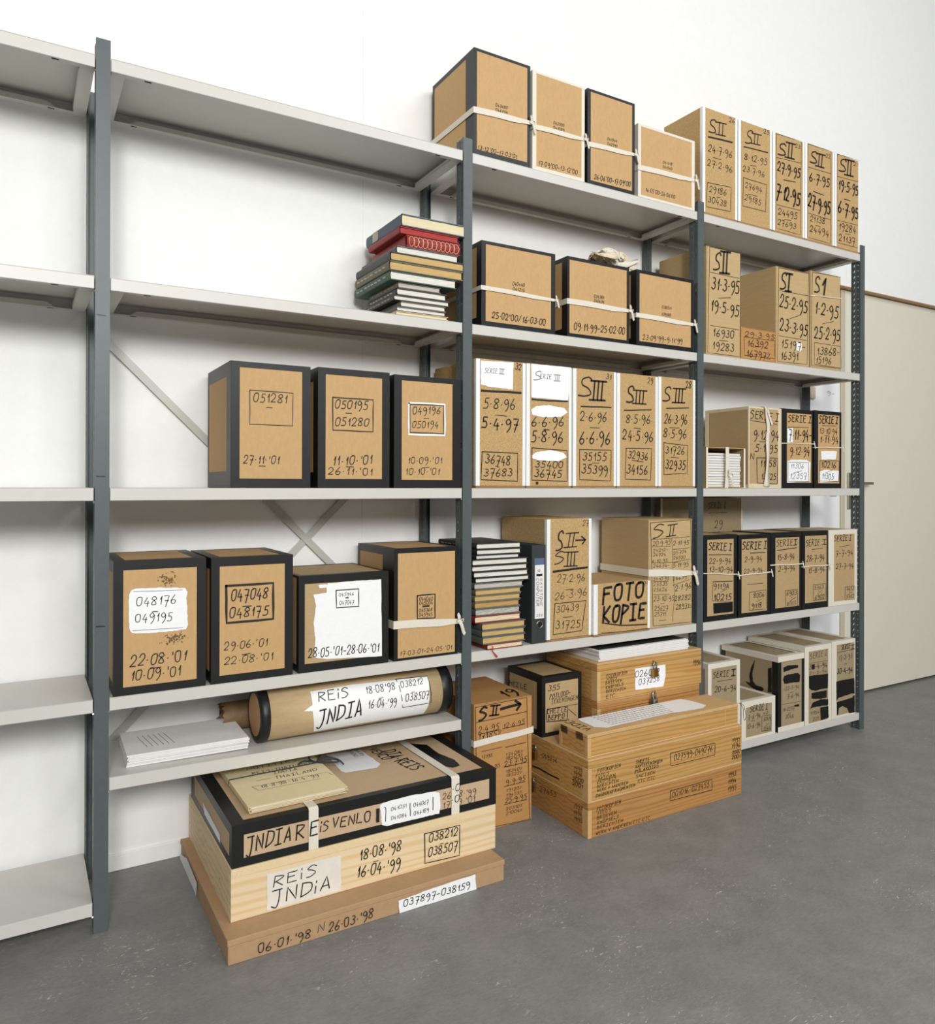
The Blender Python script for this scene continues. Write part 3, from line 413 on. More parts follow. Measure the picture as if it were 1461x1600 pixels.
{'n':'archive_box','l':'chipboard box marked S III 28, touching the steel post at eye level','c':'archive box','g':'chipboard boxes on the eye-level shelf','s':'profile','m':'chip','x0':1.8537,'x1':2.0449,'z0':1.095,'z1':1.5107,'y':0.005,'d':0.26,'t':[0.03,0.03,0.025,0.025],'i':[('front',[('t','28',0.1422,0.382,0.1673,0.3822,0.0255,0.0026),('t','$',0.0221,0.3283,0.0562,0.3274,0.0514,0.0046),('t','Ⅲ',0.0704,0.3208,0.1361,0.3231,0.0534,0.0048),('p',[(0.0422,0.2985),(0.1571,0.3063)],0.0035),('t','26·3·96',0.0304,0.2434,0.1468,0.2441,0.0324,0.0029),('p',[(0.0566,0.2268),(0.1075,0.2274)],0.002),('t','8·5·96',0.0266,0.1903,0.1428,0.1913,0.0309,0.0028),('p',[(0.0286,0.1697),(0.1533,0.1616),(0.1495,0.0577),(0.029,0.0498),(0.0286,0.1697)],0.0022),('t','31726',0.0367,0.1302,0.1326,0.1295,0.0251,0.0025),('p',[(0.065,0.1161),(0.1058,0.114)],0.0016),('t','32935',0.0369,0.0742,0.1369,0.0711,0.0309,0.0031)])],'p':[],'k':[],'u':[],'h':[]},
{'n':'archive_box','l':'wide cream-taped box marked SERIE I 9·1·94 with a white ribbon down its front','c':'archive box','g':'white-taped boxes on the eye-level shelf','s':'white','m':'kraft2','x0':2.3484,'x1':2.5498,'z0':1.095,'z1':1.426,'y':0.005,'d':0.23,'w':[0.006,0.0207,0.006,0.0184],'t':[0.004,0.02,0.012,0.014],'i':[('front',[('t','SERIE I',0.0111,0.2833,0.1805,0.2788,0.0311,0.0028),('p',[(0.0062,0.2742),(0.1763,0.2661)],0.002),('t','9·12·94',0.0284,0.2006,0.1807,0.2009,0.0366,0.0033),('p',[(0.0648,0.1902),(0.1098,0.1903)],0.002),('t','5·1·95',0.0386,0.1514,0.1746,0.1493,0.0299,0.0027),('t','N',0.0087,0.1168,0.0287,0.1158,0.0257,0.0023),('p',[(0.0488,0.1244),(0.1789,0.1243),(0.175,0.0173),(0.0522,0.0209),(0.0488,0.1244)],0.0028),('t','11158',0.0692,0.0893,0.1653,0.0894,0.026,0.0026),('t','13525',0.0755,0.0361,0.1655,0.0353,0.0246,0.0025)])],'p':[],'k':[],'u':[],'h':[]},
{'n':'archive_box','l':'slim black-taped box marked SERIE I 7-11-94 tied with thin string','c':'archive box','g':'black-taped boxes on the eye-level shelf','s':'black','m':'kraft','x0':2.5541,'x1':2.755,'z0':1.095,'z1':1.4291,'y':0.005,'d':0.285,'w':[0.0315,0.0074,0.0164,0.0234],'t':[0.03,0.03,0.014,0.03],'i':[('front',[('t','SERIE I',0.0387,0.2817,0.1887,0.2813,0.0281,0.0031),('p',[(0.0388,0.2571),(0.1752,0.2606)],0.0016),('t','7·11-94-',0.0433,0.2081,0.1889,0.2079,0.0394,0.0039),('t','9·12·94',0.05,0.14,0.1779,0.1444,0.0324,0.0032),('t','11306',0.0545,0.0838,0.14,0.0849,0.0197,0.0016),('p',[(0.0806,0.0657),(0.1267,0.0748)],0.0016),('t','12357',0.0503,0.0394,0.158,0.0422,0.0239,0.0019),('p',[(0.0403,0.1096),(0.1746,0.1098),(0.1726,0.028),(0.0395,0.0287),(0.0403,0.1096)],0.0016)])],'p':[('front',[('b',[(0.0324,0.2498),(0.0691,0.2562),(0.0693,0.1948),(0.0347,0.1916)]),('b',[(0.035,0.113),(0.0608,0.1205),(0.16,0.1225),(0.187,0.1101),(0.1805,0.0295),(0.0331,0.0231)])])],'k':[],'u':[],'h':[],'q':[0.1878,0.1911,0.004,1]},
{'n':'archive_box','l':'slim black-taped box marked SERIE I 13·10·94, end of the eye-level shelf','c':'archive box','g':'black-taped boxes on the eye-level shelf','s':'black','m':'kraft','x0':2.7664,'x1':2.9561,'z0':1.095,'z1':1.4321,'y':0.005,'d':0.285,'w':[0.0268,0.0127,0.0151,0.0213],'t':[0.03,0.03,0.014,0.03],'i':[('front',[('t','SERIE I',0.0333,0.2839,0.1623,0.2866,0.0305,0.004),('p',[(0.0541,0.2731),(0.1551,0.276)],0.002),('t','13·10·94',0.0358,0.2389,0.1576,0.2391,0.0232,0.0023),('p',[(0.0728,0.2301),(0.1032,0.2297)],0.002),('t','1·11·94',0.0382,0.2005,0.1649,0.2008,0.0261,0.0029),('t','10216',0.0478,0.0917,0.1486,0.0895,0.0247,0.0027),('p',[(0.0757,0.0665),(0.1225,0.0803)],0.0016),('t','11305',0.0526,0.0408,0.1321,0.0392,0.0233,0.0023),('p',[(0.0385,0.1199),(0.1736,0.121),(0.1715,0.0305),(0.0365,0.0313),(0.0385,0.1199)],0.0019)])],'p':[('front',[('b',[(0.0452,0.1622),(0.1579,0.1636),(0.1509,0.128),(0.05,0.1245)]),('b',[(0.0386,0.0734),(0.0733,0.0811),(0.1725,0.0765),(0.1679,0.032),(0.0388,0.024)])])],'k':[],'u':[],'h':[],'q':[0.1755,0.1808,0.004,1]},
{'n':'archive_box','l':'black-taped box with white painted label 048176 - 049195, beside the left post','c':'archive box','g':'black-taped boxes on the fourth shelf','s':'black','m':'kraft','x0':0.0266,'x1':0.2461,'z0':0.575,'z1':0.9108,'y':0.005,'d':0.285,'w':[0.022,0.0224,0.0229,0.02],'t':[0.02,0.02,0.03,0.03],'i':[('front',[('t','048176',0.052,0.2222,0.1443,0.2215,0.0205,0.0018),('p',[(0.089,0.204),(0.102,0.204)],0.0022),('t','049195',0.0496,0.1822,0.1349,0.1782,0.0198,0.0018),('p',[(0.0455,0.2587),(0.1613,0.2554)],0.001),('p',[(0.0435,0.1605),(0.1632,0.1571)],0.001),('t',"22·08·'01",0.0376,0.0714,0.1686,0.0718,0.026,0.0023),('p',[(0.0878,0.0612),(0.1104,0.0613)],0.0024),('t',"10·09·'01",0.0384,0.0354,0.1557,0.0348,0.0246,0.0022)])],'p':[('front',[('b',[(0.0352,0.251),(0.04,0.2619),(0.0497,0.2658),(0.1138,0.2644),(0.1681,0.2597),(0.174,0.2484),(0.1709,0.234),(0.1734,0.2047),(0.1753,0.1626),(0.1701,0.1521),(0.1141,0.1502),(0.0516,0.1527),(0.0413,0.1555),(0.0361,0.1665),(0.0347,0.2088)])])],'k':[],'u':[('front',[('b',[(0.0988,0.2732),(0.1071,0.2888),(0.112,0.3043),(0.1171,0.2918),(0.1238,0.2943),(0.1272,0.2822),(0.1356,0.2889),(0.1526,0.277),(0.1493,0.2646),(0.1038,0.2658)]),('b',[(0.1048,0.144),(0.1208,0.146),(0.1581,0.146),(0.1805,0.1511),(0.1761,0.1315),(0.1582,0.126),(0.1644,0.1145),(0.1446,0.122),(0.1276,0.1201),(0.1058,0.1242)])])],'h':[]},
{'n':'archive_box','l':'black-taped box with boxed number 047048 - 048175 on the lower shelf','c':'archive box','g':'black-taped boxes on the fourth shelf','s':'black','m':'kraft','x0':0.2603,'x1':0.4782,'z0':0.575,'z1':0.9085,'y':0.005,'d':0.285,'w':[0.0212,0.0224,0.0232,0.0201],'t':[0.02,0.02,0.03,0.03],'i':[('front',[('t','047048',0.0508,0.2182,0.1458,0.2188,0.0278,0.0028),('p',[(0.081,0.2001),(0.1041,0.1998)],0.0024),('t','048175',0.0466,0.1728,0.1474,0.1725,0.0247,0.0025),('p',[(0.0376,0.2581),(0.1634,0.2584),(0.1636,0.1596),(0.0393,0.1592),(0.0376,0.2581)],0.0063),('t',"29·06·'01",0.033,0.0881,0.1461,0.0882,0.0202,0.0018),('p',[(0.0799,0.0702),(0.1015,0.0716)],0.0022),('t',"22·08·'01",0.0331,0.0486,0.1616,0.0488,0.0187,0.0017)])],'p':[],'k':[],'u':[],'h':[]},
{'n':'archive_box','l':'lower black-taped box painted white in front, dated 28·05·01 - 28·06·01','c':'archive box','g':'black-taped boxes on the fourth shelf','s':'black','m':'kraft2','x0':0.4961,'x1':0.7679,'z0':0.575,'z1':0.8464,'y':0.005,'d':0.285,'w':[0.0168,0.0226,0.0223,0.0237],'t':[0.02,0.004,0.006,0.02],'i':[('front',[('t','045946',0.117,0.2079,0.1614,0.208,0.0089,0.001),('p',[(0.1382,0.2015),(0.1451,0.2014)],0.004),('t','047047',0.1187,0.1836,0.1615,0.1827,0.0105,0.0012),('p',[(0.1085,0.2254),(0.1778,0.2256),(0.1779,0.1741),(0.1095,0.175),(0.1085,0.2254)],0.003),('t',"28·05·'01-28·06·'01",0.0272,0.0414,0.2392,0.0365,0.0245,0.0024)])],'p':[('front',[('b',[(0.0841,0.2471),(0.1821,0.2491),(0.2475,0.2484),(0.2513,0.021),(0.0806,0.0313),(0.0427,0.0396),(0.0474,0.0907),(0.0424,0.1388),(0.0492,0.1858),(0.0414,0.2181),(0.0801,0.2202),(0.0792,0.2394)]),('b',[(0.056,0.2441),(0.0808,0.2449),(0.0792,0.2354),(0.0593,0.2352)])])],'k':[],'u':[],'h':[]},
{'n':'archive_box','l':'tall black-taped box tied with cotton tape, dated 17·03·01 - 24·05·01','c':'archive box','g':'black-taped boxes on the fourth shelf','s':'black','m':'kraft','x0':0.7869,'x1':1.0039,'z0':0.575,'z1':0.911,'y':0.005,'d':0.285,'w':[0.0119,0.0095,0.0133,0.007],'t':[0.085,0.015,0.022,0.012],'i':[('front',[('t','044060',0.0835,0.1757,0.1276,0.1741,0.0103,0.0012),('t','045004',0.0835,0.1637,0.1277,0.162,0.0094,0.0011),('p',[(0.0959,0.1576),(0.1161,0.1577)],0.005),('t','045768',0.0826,0.1415,0.1268,0.1414,0.0094,0.0011),('t','045945',0.0827,0.1279,0.1268,0.1267,0.0094,0.0011),('p',[(0.0763,0.1916),(0.1373,0.1924),(0.1375,0.1188),(0.077,0.1215),(0.0763,0.1916)],0.0037),('t',"17·03·01-24·05·'01",0.0184,0.0145,0.1959,0.0165,0.0126,0.0013)])],'p':[],'k':[],'u':[],'h':[],'q':[0.1088,0.1022,0.024,1]},
{'n':'archive_box','l':'chipboard box marked S II to S III with number 27','c':'archive box','g':'chipboard boxes on the fourth shelf','s':'profile','m':'chip','x0':1.3469,'x1':1.5383,'z0':0.575,'z1':0.9903,'y':0.005,'d':0.285,'t':[0.03,0.03,0.025,0.025],'i':[('front',[('t','27',0.1527,0.3889,0.1765,0.3901,0.0181,0.0014),('t','$',0.0389,0.3069,0.0631,0.3077,0.0636,0.0051),('t','Ⅱ',0.0719,0.3162,0.1265,0.3177,0.0498,0.0035),('p',[(0.1228,0.3394),(0.1656,0.3397)],0.005),('p',[(0.1482,0.3518),(0.1656,0.3404),(0.1519,0.3257)],0.005),('t','S',0.0325,0.2613,0.0698,0.2665,0.0406,0.0032),('t','Ⅲ',0.0721,0.254,0.1294,0.2528,0.0462,0.0037),('p',[(0.0274,0.2362),(0.0988,0.2401),(0.1733,0.2433)],0.007),('t','27·2·96',0.0436,0.1989,0.1615,0.198,0.0248,0.0017),('p',[(0.0812,0.1708),(0.1134,0.1715)],0.002),('t','26·3·96',0.0338,0.1395,0.1699,0.1474,0.0247,0.0017),('p',[(0.0347,0.127),(0.1681,0.128),(0.1501,0.0253),(0.0272,0.0229),(0.0347,0.127)],0.0025),('t','30439',0.0409,0.0965,0.1335,0.0989,0.0212,0.0017),('p',[(0.07,0.0778),(0.1083,0.0773)],0.002),('t','31725',0.0376,0.041,0.141,0.0378,0.0254,0.002)])],'p':[],'k':[],'u':[],'h':[]},
{'n':'archive_box','l':'low chipboard box marked FOTO KOPIE in bold letters','c':'archive box','g':'chipboard boxes on the fourth shelf','s':'profile','m':'chip','x0':1.5418,'x1':1.8055,'z0':0.575,'z1':0.7584,'y':-0.004,'d':0.285,'t':[0.03,0.03,0.025,0.025],'i':[('front',[('t','24',0.2333,0.1652,0.2544,0.168,0.0116,0.0012),('t','FOTO',0.0427,0.1174,0.2268,0.1274,0.0521,0.0083),('t','KOPIE',0.0429,0.0452,0.2353,0.0445,0.0561,0.0084),('p',[(0.0506,0.0433),(0.1294,0.0285),(0.2482,0.0217)],0.004),('p',[(0.0353,0.0099),(0.1725,0.0048),(0.2616,0.0047)],0.0016)])],'p':[],'k':[],'u':[],'h':[]},
{'n':'archive_box','l':'large corrugated box S II with two columns of dates, tied with a white band','c':'archive box','g':'plain boxes on the fourth shelf','s':'plain','m':'straw','x0':1.809,'x1':2.032,'z0':0.575,'z1':0.978,'y':0.005,'d':0.27,'t':[0.03,0.03,0.025,0.025],'i':[('front',[('p',[(0.0068,0.3916),(0.2133,0.3987),(0.2279,0.0079),(0.0215,0.0103),(0.0068,0.3916)],0.0019),('t','S',0.0205,0.335,0.0683,0.3436,0.0463,0.0037),('t','Ⅱ',0.0868,0.3396,0.1358,0.344,0.0426,0.0034),('p',[(0.0103,0.3294),(0.2086,0.3348)],0.0015),('p',[(0.1147,0.3301),(0.1197,0.2401),(0.1307,0.1109),(0.118,0.0177)],0.0012),('t','20·9·95',0.0194,0.3081,0.1066,0.3099,0.0151,0.0014),('p',[(0.016,0.3032),(0.1078,0.3013)],0.0015),('t','24212-',0.0206,0.2837,0.0939,0.2857,0.0101,0.0009),('t','24724',0.0207,0.2677,0.0824,0.2674,0.0101,0.0009),('t','6·10·95',0.0162,0.2452,0.0929,0.2448,0.0109,0.001),('p',[(0.0162,0.2444),(0.1491,0.2395)],0.0012),('t','24674-',0.0208,0.226,0.1011,0.2248,0.0126,0.0011),('t','2·11·95',0.123,0.305,0.2015,0.3055,0.0163,0.0015),('p',[(0.1219,0.2896),(0.2051,0.2923)],0.0015),('t','25704',0.1231,0.2699,0.1907,0.2747,0.0111,0.001),('t','26500',0.1232,0.2519,0.1836,0.2516,0.0111,0.001),('p',[(0.1232,0.2408),(0.2089,0.2487)],0.0015),('t','5·11·95',0.1221,0.2211,0.2005,0.2222,0.0154,0.0014),('t','21·10·95',0.0221,0.1776,0.1,0.1771,0.0101,0.0009),('p',[(0.0221,0.1742),(0.0989,0.1712)],0.0012),('t','25535',0.0221,0.1583,0.092,0.1563,0.0118,0.0011),('t','25626',0.0222,0.1389,0.0897,0.1351,0.0118,0.0011),('p',[(0.0222,0.1255),(0.1002,0.1216)],0.0012),('t','23·10·95',0.0234,0.1018,0.126,0.0975,0.0168,0.0015),('p',[(0.0576,0.0899),(0.0795,0.0899)],0.0014),('t','25627',0.0281,0.0678,0.0946,0.0624,0.016,0.0014),('t','25711',0.0282,0.0459,0.0831,0.0429,0.0143,0.0013),('p',[(0.051,0.0279),(0.0866,0.0273)],0.0014),('t','26639',0.1211,0.1732,0.1911,0.1759,0.0128,0.0012),('p',[(0.1211,0.1544),(0.2079,0.1705)],0.0015),('t','2·1·96',0.1341,0.1312,0.2141,0.1379,0.0206,0.0019),('t','28282',0.1295,0.0947,0.2118,0.0954,0.018,0.0018),('t','28971-',0.1367,0.0641,0.2167,0.0655,0.0155,0.0015),('p',[(0.1367,0.0615),(0.2216,0.0642)],0.0014)])],'p':[],'k':[],'u':[],'h':[],'q':[0.2074,0.1953,0.026,1]},
{'n':'archive_box','l':'black-taped box marked SERIE I 22-9-94 with a black bar at its foot','c':'archive box','g':'black-taped boxes on the fourth shelf','s':'black','m':'kraft2','x0':2.0951,'x1':2.2805,'z0':0.575,'z1':0.91,'y':0.005,'d':0.2,'w':[0.0185,0.0178,0.0163,0.0207],'t':[0.03,0.03,0.014,0.03],'i':[('front',[('t','SERIE I',0.0254,0.2821,0.1528,0.2707,0.0276,0.003),('p',[(0.0269,0.2606),(0.1544,0.2549)],0.0025),('t','22-9-94',0.0285,0.2257,0.1485,0.2228,0.0194,0.0019),('t','13-10-94',0.0286,0.195,0.1592,0.1867,0.0194,0.0021),('p',[(0.0498,0.1543),(0.1593,0.1501)],0.0025),('p',[(0.0499,0.1527),(0.0464,0.0801),(0.1596,0.0684)],0.0012),('t','9119A',0.0521,0.1259,0.1382,0.1222,0.0206,0.0021),('t','%',0.0919,0.1108,0.1277,0.1083,0.0135,0.0013),('t','10215',0.0537,0.0816,0.1504,0.0764,0.0236,0.0028)])],'p':[],'k':[('front',[('b',[(0.0509,0.0695),(0.1626,0.0671),(0.1627,0.0284),(0.0539,0.0291)])])],'u':[],'h':[],'q':[0.1894,0.1758,0.004,1]},
{'n':'archive_box','l':'black-taped box marked SERIE I 2-9-94, second on the fourth shelf','c':'archive box','g':'black-taped boxes on the fourth shelf','s':'black','m':'kraft2','x0':2.2905,'x1':2.4806,'z0':0.575,'z1':0.9053,'y':0.005,'d':0.2,'w':[0.0182,0.0174,0.016,0.0163],'t':[0.03,0.03,0.014,0.03],'i':[('front',[('t','SERIE I',0.0218,0.2744,0.1659,0.2707,0.0296,0.0033),('p',[(0.0686,0.2575),(0.1595,0.2558)],0.003),('t','2-9-94',0.0359,0.2224,0.137,0.2223,0.0201,0.0018),('t','22-9-94',0.0329,0.1754,0.1404,0.1769,0.018,0.0016),('p',[(0.0518,0.1308),(0.1454,0.1302)],0.0016),('p',[(0.0644,0.0981),(0.1649,0.1019),(0.1675,0.0227),(0.0615,0.026),(0.0644,0.0981)],0.0016),('t','8006',0.0897,0.0739,0.152,0.0747,0.0182,0.0018),('t','%',0.1072,0.0555,0.1392,0.0541,0.0139,0.0014),('t','9118',0.0788,0.0331,0.136,0.0317,0.0192,0.0021)])],'p':[],'k':[],'u':[],'h':[],'q':[0.1689,0.1741,0.005,1]},
{'n':'archive_box','l':'black-taped box marked SERIE I 15-8-94, middle of the fourth shelf row','c':'archive box','g':'black-taped boxes on the fourth shelf','s':'black','m':'kraft2','x0':2.4855,'x1':2.6816,'z0':0.575,'z1':0.9086,'y':0.005,'d':0.2,'w':[0.0285,0.0134,0.0207,0.0198],'t':[0.03,0.03,0.014,0.03],'i':[('front',[('t','SERIE',0.0348,0.278,0.1375,0.2784,0.0252,0.002),('t','I',0.1461,0.2781,0.165,0.2796,0.0234,0.0037),('p',[(0.0381,0.2614),(0.1633,0.2674)],0.003),('t','15-8-94',0.0416,0.2208,0.1462,0.2202,0.023,0.0021),('t','2-9-94',0.0467,0.1712,0.1516,0.1721,0.0208,0.0019),('p',[(0.0905,0.0893),(0.1725,0.0904),(0.171,0.019),(0.0941,0.0184),(0.0905,0.0893)],0.0016),('t','6903',0.099,0.0689,0.1622,0.0677,0.0177,0.0018),('t','%',0.1212,0.044,0.1571,0.0424,0.0189,0.0019),('t','8005',0.1026,0.0255,0.1589,0.0255,0.0144,0.0014)])],'p':[],'k':[],'u':[],'h':[],'q':[0.201,0.1977,0.005,1]},
{'n':'archive_box','l':'black-taped box marked SERIE I 28-7-94, right of the middle one','c':'archive box','g':'black-taped boxes on the fourth shelf','s':'black','m':'kraft2','x0':2.6886,'x1':2.8627,'z0':0.575,'z1':0.9098,'y':0.005,'d':0.2,'w':[0.018,0.0087,0.0201,0.0264],'t':[0.03,0.03,0.014,0.03],'i':[('front',[('t','SERIE',0.023,0.2712,0.1141,0.2728,0.0259,0.0021),('t','I',0.1322,0.2727,0.1615,0.2745,0.0229,0.0028),('p',[(0.062,0.2555),(0.1377,0.2593)],0.0018),('t','28-7-94',0.0268,0.205,0.1452,0.2061,0.0248,0.0022),('t','15-8-94',0.0393,0.1547,0.1472,0.1555,0.0215,0.0019),('p',[(0.0715,0.1029),(0.1602,0.1029),(0.1586,0.0351),(0.0735,0.0346),(0.0715,0.1029)],0.0016),('t','5763',0.0805,0.083,0.142,0.0823,0.0148,0.0015),('t','%',0.1021,0.0621,0.1311,0.0624,0.0137,0.0014),('t','6902',0.0842,0.0383,0.1476,0.0382,0.0182,0.0018)])],'p':[],'k':[],'u':[],'h':[],'q':[0.1838,0.1828,0.005,1]},
{'n':'archive_box','l':'white-taped box marked SERIE I 7-7-94 at the end of the fourth shelf','c':'archive box','g':'white-taped boxes on the fourth shelf','s':'white','m':'kraft2','x0':2.8683,'x1':3.0741,'z0':0.575,'z1':0.9093,'y':0.005,'d':0.2,'w':[0.0377,0.019,0.02,0.0182],'t':[0.03,0.03,0.014,0.03],'i':[('front',[('t','SERIE I',0.0392,0.2863,0.1592,0.2856,0.0244,0.0022),('p',[(0.075,0.2593),(0.1612,0.2654)],0.0014),('t','7-7-94',0.0507,0.2207,0.171,0.2212,0.021,0.0019),('t','27-7-94',0.0527,0.1635,0.1771,0.1616,0.021,0.0019),('p',[(0.1175,0.0784),(0.191,0.0789),(0.1893,0.0184),(0.1158,0.0203),(0.1175,0.0784)],0.0016),('t','4653',0.131,0.0627,0.1813,0.0605,0.0141,0.0014),('t','%',0.1406,0.0444,0.1697,0.0435,0.013,0.0013),('t','5762',0.1253,0.0278,0.1814,0.0273,0.0141,0.0014)])],'p':[],'k':[],'u':[],'h':[]},
{'n':'archive_box','l':'white-taped box marked SERIE I 20-6-94 half hidden by the wooden crates','c':'archive box','g':'white-taped boxes on the bottom shelf','s':'white','m':'kraft3','x0':2.1159,'x1':2.2963,'z0':0.077,'z1':0.4086,'y':0.002,'d':0.3,'w':[0.0186,0.0179,0.0192,0.0531],'t':[0.016,0.016,0.02,0.02],'i':[('front',[('t','SERIE',0.0278,0.2777,0.1152,0.2728,0.0236,0.0021),('t','I',0.1303,0.273,0.1515,0.2725,0.024,0.0043),('p',[(0.0498,0.2605),(0.1364,0.2597)],0.0018),('t','20-6-94',0.0367,0.2201,0.1548,0.2134,0.0206,0.0021)]),('top',[('p',[(0.0924,0.0326),(0.11,0.033),(0.1032,0.0155),(0.1218,0.0287)],0.0012)])],'p':[],'k':[],'u':[],'h':[]},
{'n':'archive_box','l':'low white-taped box marked SERIE I 7-6-94 on the bottom shelf','c':'archive box','g':'white-taped boxes on the bottom shelf','s':'white','m':'kraft3','x0':2.3076,'x1':2.5103,'z0':0.077,'z1':0.2344,'y':0.002,'d':0.3,'w':[0.025,0.0203,0.0251,0.0116],'t':[0.016,0.016,0.02,0.02],'i':[('front',[('t','SERIE I',0.0484,0.1125,0.1553,0.1095,0.0234,0.0023),('t','7-6-94',0.0375,0.0834,0.1103,0.0818,0.0181,0.0014),('p',[(0.0563,0.0741),(0.0753,0.0743)],0.0016),('t','13-6-94',0.0314,0.0462,0.1088,0.0455,0.018,0.0014),('p',[(0.1199,0.0841),(0.1774,0.0823),(0.1768,0.0205),(0.1201,0.0232),(0.1199,0.0841)],0.0015),('t','42',0.1295,0.0896,0.1554,0.0889,0.0108,0.0009),('t','3049',0.128,0.0629,0.1734,0.0612,0.014,0.0011),('t','%',0.141,0.0404,0.1637,0.0389,0.013,0.001),('t','3544',0.1281,0.0252,0.1719,0.0224,0.0129,0.001)])],'p':[],'k':[],'u':[],'h':[]},
{'n':'archive_box','l':'black and white taped box with a long black brush stroke on its side','c':'archive box','g':'white-taped boxes on the bottom shelf','s':'mixed','m':'kraft3','x0':2.5296,'x1':2.6967,'z0':0.077,'z1':0.3906,'y':0.002,'d':0.3,'w':[0.0196,0.0152,0.0197,0.0205],'t':[0.03,0.02,0.02,0.02],'i':[('front',[('p',[(0.0234,0.2916),(0.1497,0.2904)],0.001),('t','=22-5-94',0.0339,0.1694,0.131,0.1685,0.0143,0.0011),('p',[(0.0761,0.157),(0.0966,0.1565)],0.0014),('t','7-6-94',0.0576,0.1342,0.1329,0.1336,0.0166,0.0013),('p',[(0.0257,0.1145),(0.1503,0.1099)],0.001),('t','N=2277',0.0341,0.0836,0.102,0.0823,0.0143,0.001),('t','%',0.0595,0.0655,0.0816,0.0643,0.0099,0.0007),('t','3048',0.046,0.0521,0.097,0.0486,0.0132,0.0009)])],'p':[],'k':[('front',[('b',[(0.0319,0.267),(0.0613,0.2729),(0.1272,0.2673),(0.1273,0.2561),(0.0997,0.255),(0.0336,0.2487)]),('b',[(0.037,0.2317),(0.0615,0.2353),(0.1273,0.2332),(0.1412,0.2231),(0.1379,0.1945),(0.0828,0.1971),(0.0388,0.1985),(0.0303,0.215)]),('b',[(0.1019,0.1013),(0.1347,0.0999),(0.1347,0.0909),(0.1088,0.0925)])]),('left',[('b',[(0.1813,0.2806),(0.1766,0.2486),(0.1683,0.2187),(0.1712,0.1882),(0.1851,0.1743),(0.2227,0.1714),(0.2302,0.1636),(0.2194,0.1539),(0.192,0.1533),(0.1608,0.1604),(0.1432,0.169),(0.1304,0.1776),(0.1572,0.1766),(0.153,0.2041),(0.1613,0.2399)]),('b',[(0.2501,0.2579),(0.2686,0.2645),(0.2689,0.1598),(0.2503,0.1582)])])],'u':[],'h':[]},
{'n':'archive_box','l':'white-taped box with SERIE I struck through by black paint blocks','c':'archive box','g':'white-taped boxes on the bottom shelf','s':'white','m':'kraft3','x0':2.7037,'x1':2.8847,'z0':0.077,'z1':0.4126,'y':0.002,'d':0.3,'w':[0.0243,0.0225,0.0207,0.006],'t':[0.02,0.02,0.02,0.02],'i':[('front',[('t','SERIE I',0.0337,0.2838,0.1474,0.2869,0.0226,0.0011),('t','30-4-94',0.0285,0.238,0.1476,0.2351,0.0203,0.002),('t','21-5-94',0.0286,0.2166,0.1476,0.2121,0.0124,0.0011),('p',[(0.0302,0.265),(0.1567,0.2628)],0.001),('t','11154',0.0363,0.0437,0.0936,0.0407,0.0124,0.0009),('t','225',0.0542,0.0149,0.0937,0.0144,0.0125,0.0009)])],'p':[],'k':[('front',[('b',[(0.0268,0.2111),(0.1569,0.2052),(0.1552,0.142),(0.1023,0.1434),(0.0752,0.1413),(0.0439,0.1467),(0.027,0.1592)]),('b',[(0.044,0.1354),(0.1479,0.1344),(0.148,0.1015),(0.1024,0.1022),(0.044,0.1116)]),('b',[(0.0353,0.0704),(0.053,0.0933),(0.1069,0.0999),(0.1591,0.0925),(0.1573,0.0668),(0.0844,0.0717)]),('b',[(0.1025,0.0645),(0.1592,0.0619),(0.1621,0.0113),(0.1073,0.0083)]),('b',[(0.0462,0.2574),(0.0641,0.2576),(0.0641,0.2366),(0.0463,0.2359)])])],'u':[],'h':[]},
{'n':'archive_box','l':'white-taped box with large black painted lower half, last on the bottom shelf','c':'archive box','g':'white-taped boxes on the bottom shelf','s':'white','m':'kraft3','x0':2.8882,'x1':3.0565,'z0':0.077,'z1':0.417,'y':0.002,'d':0.3,'w':[0.0342,0.0062,0.0164,0.0105],'t':[0.02,0.02,0.02,0.02],'i':[('front',[('t','SERIE',0.0677,0.2998,0.127,0.3005,0.0211,0.0021),('t','I',0.1386,0.2957,0.162,0.2967,0.0177,0.0025),('p',[(0.0375,0.2902),(0.162,0.292)],0.0016),('t','17-2-93',0.049,0.254,0.1427,0.255,0.0198,0.0014),('p',[(0.0889,0.233),(0.108,0.2331)],0.002),('t','30-4-94',0.036,0.1962,0.1468,0.1919,0.021,0.0025)])],'p':[],'k':[('front',[('b',[(0.0314,0.1618),(0.0758,0.1643),(0.1624,0.1615),(0.1656,0.0893),(0.1481,0.0947),(0.0476,0.0881),(0.0326,0.0756)]),('b',[(0.0326,0.071),(0.1452,0.0749),(0.1656,0.0875),(0.1659,0.0062),(0.1242,0.0083),(0.1096,0.0341),(0.0762,0.0483),(0.0497,0.0429),(0.046,0.0155),(0.0366,0.014)])])],'u':[],'h':[]},
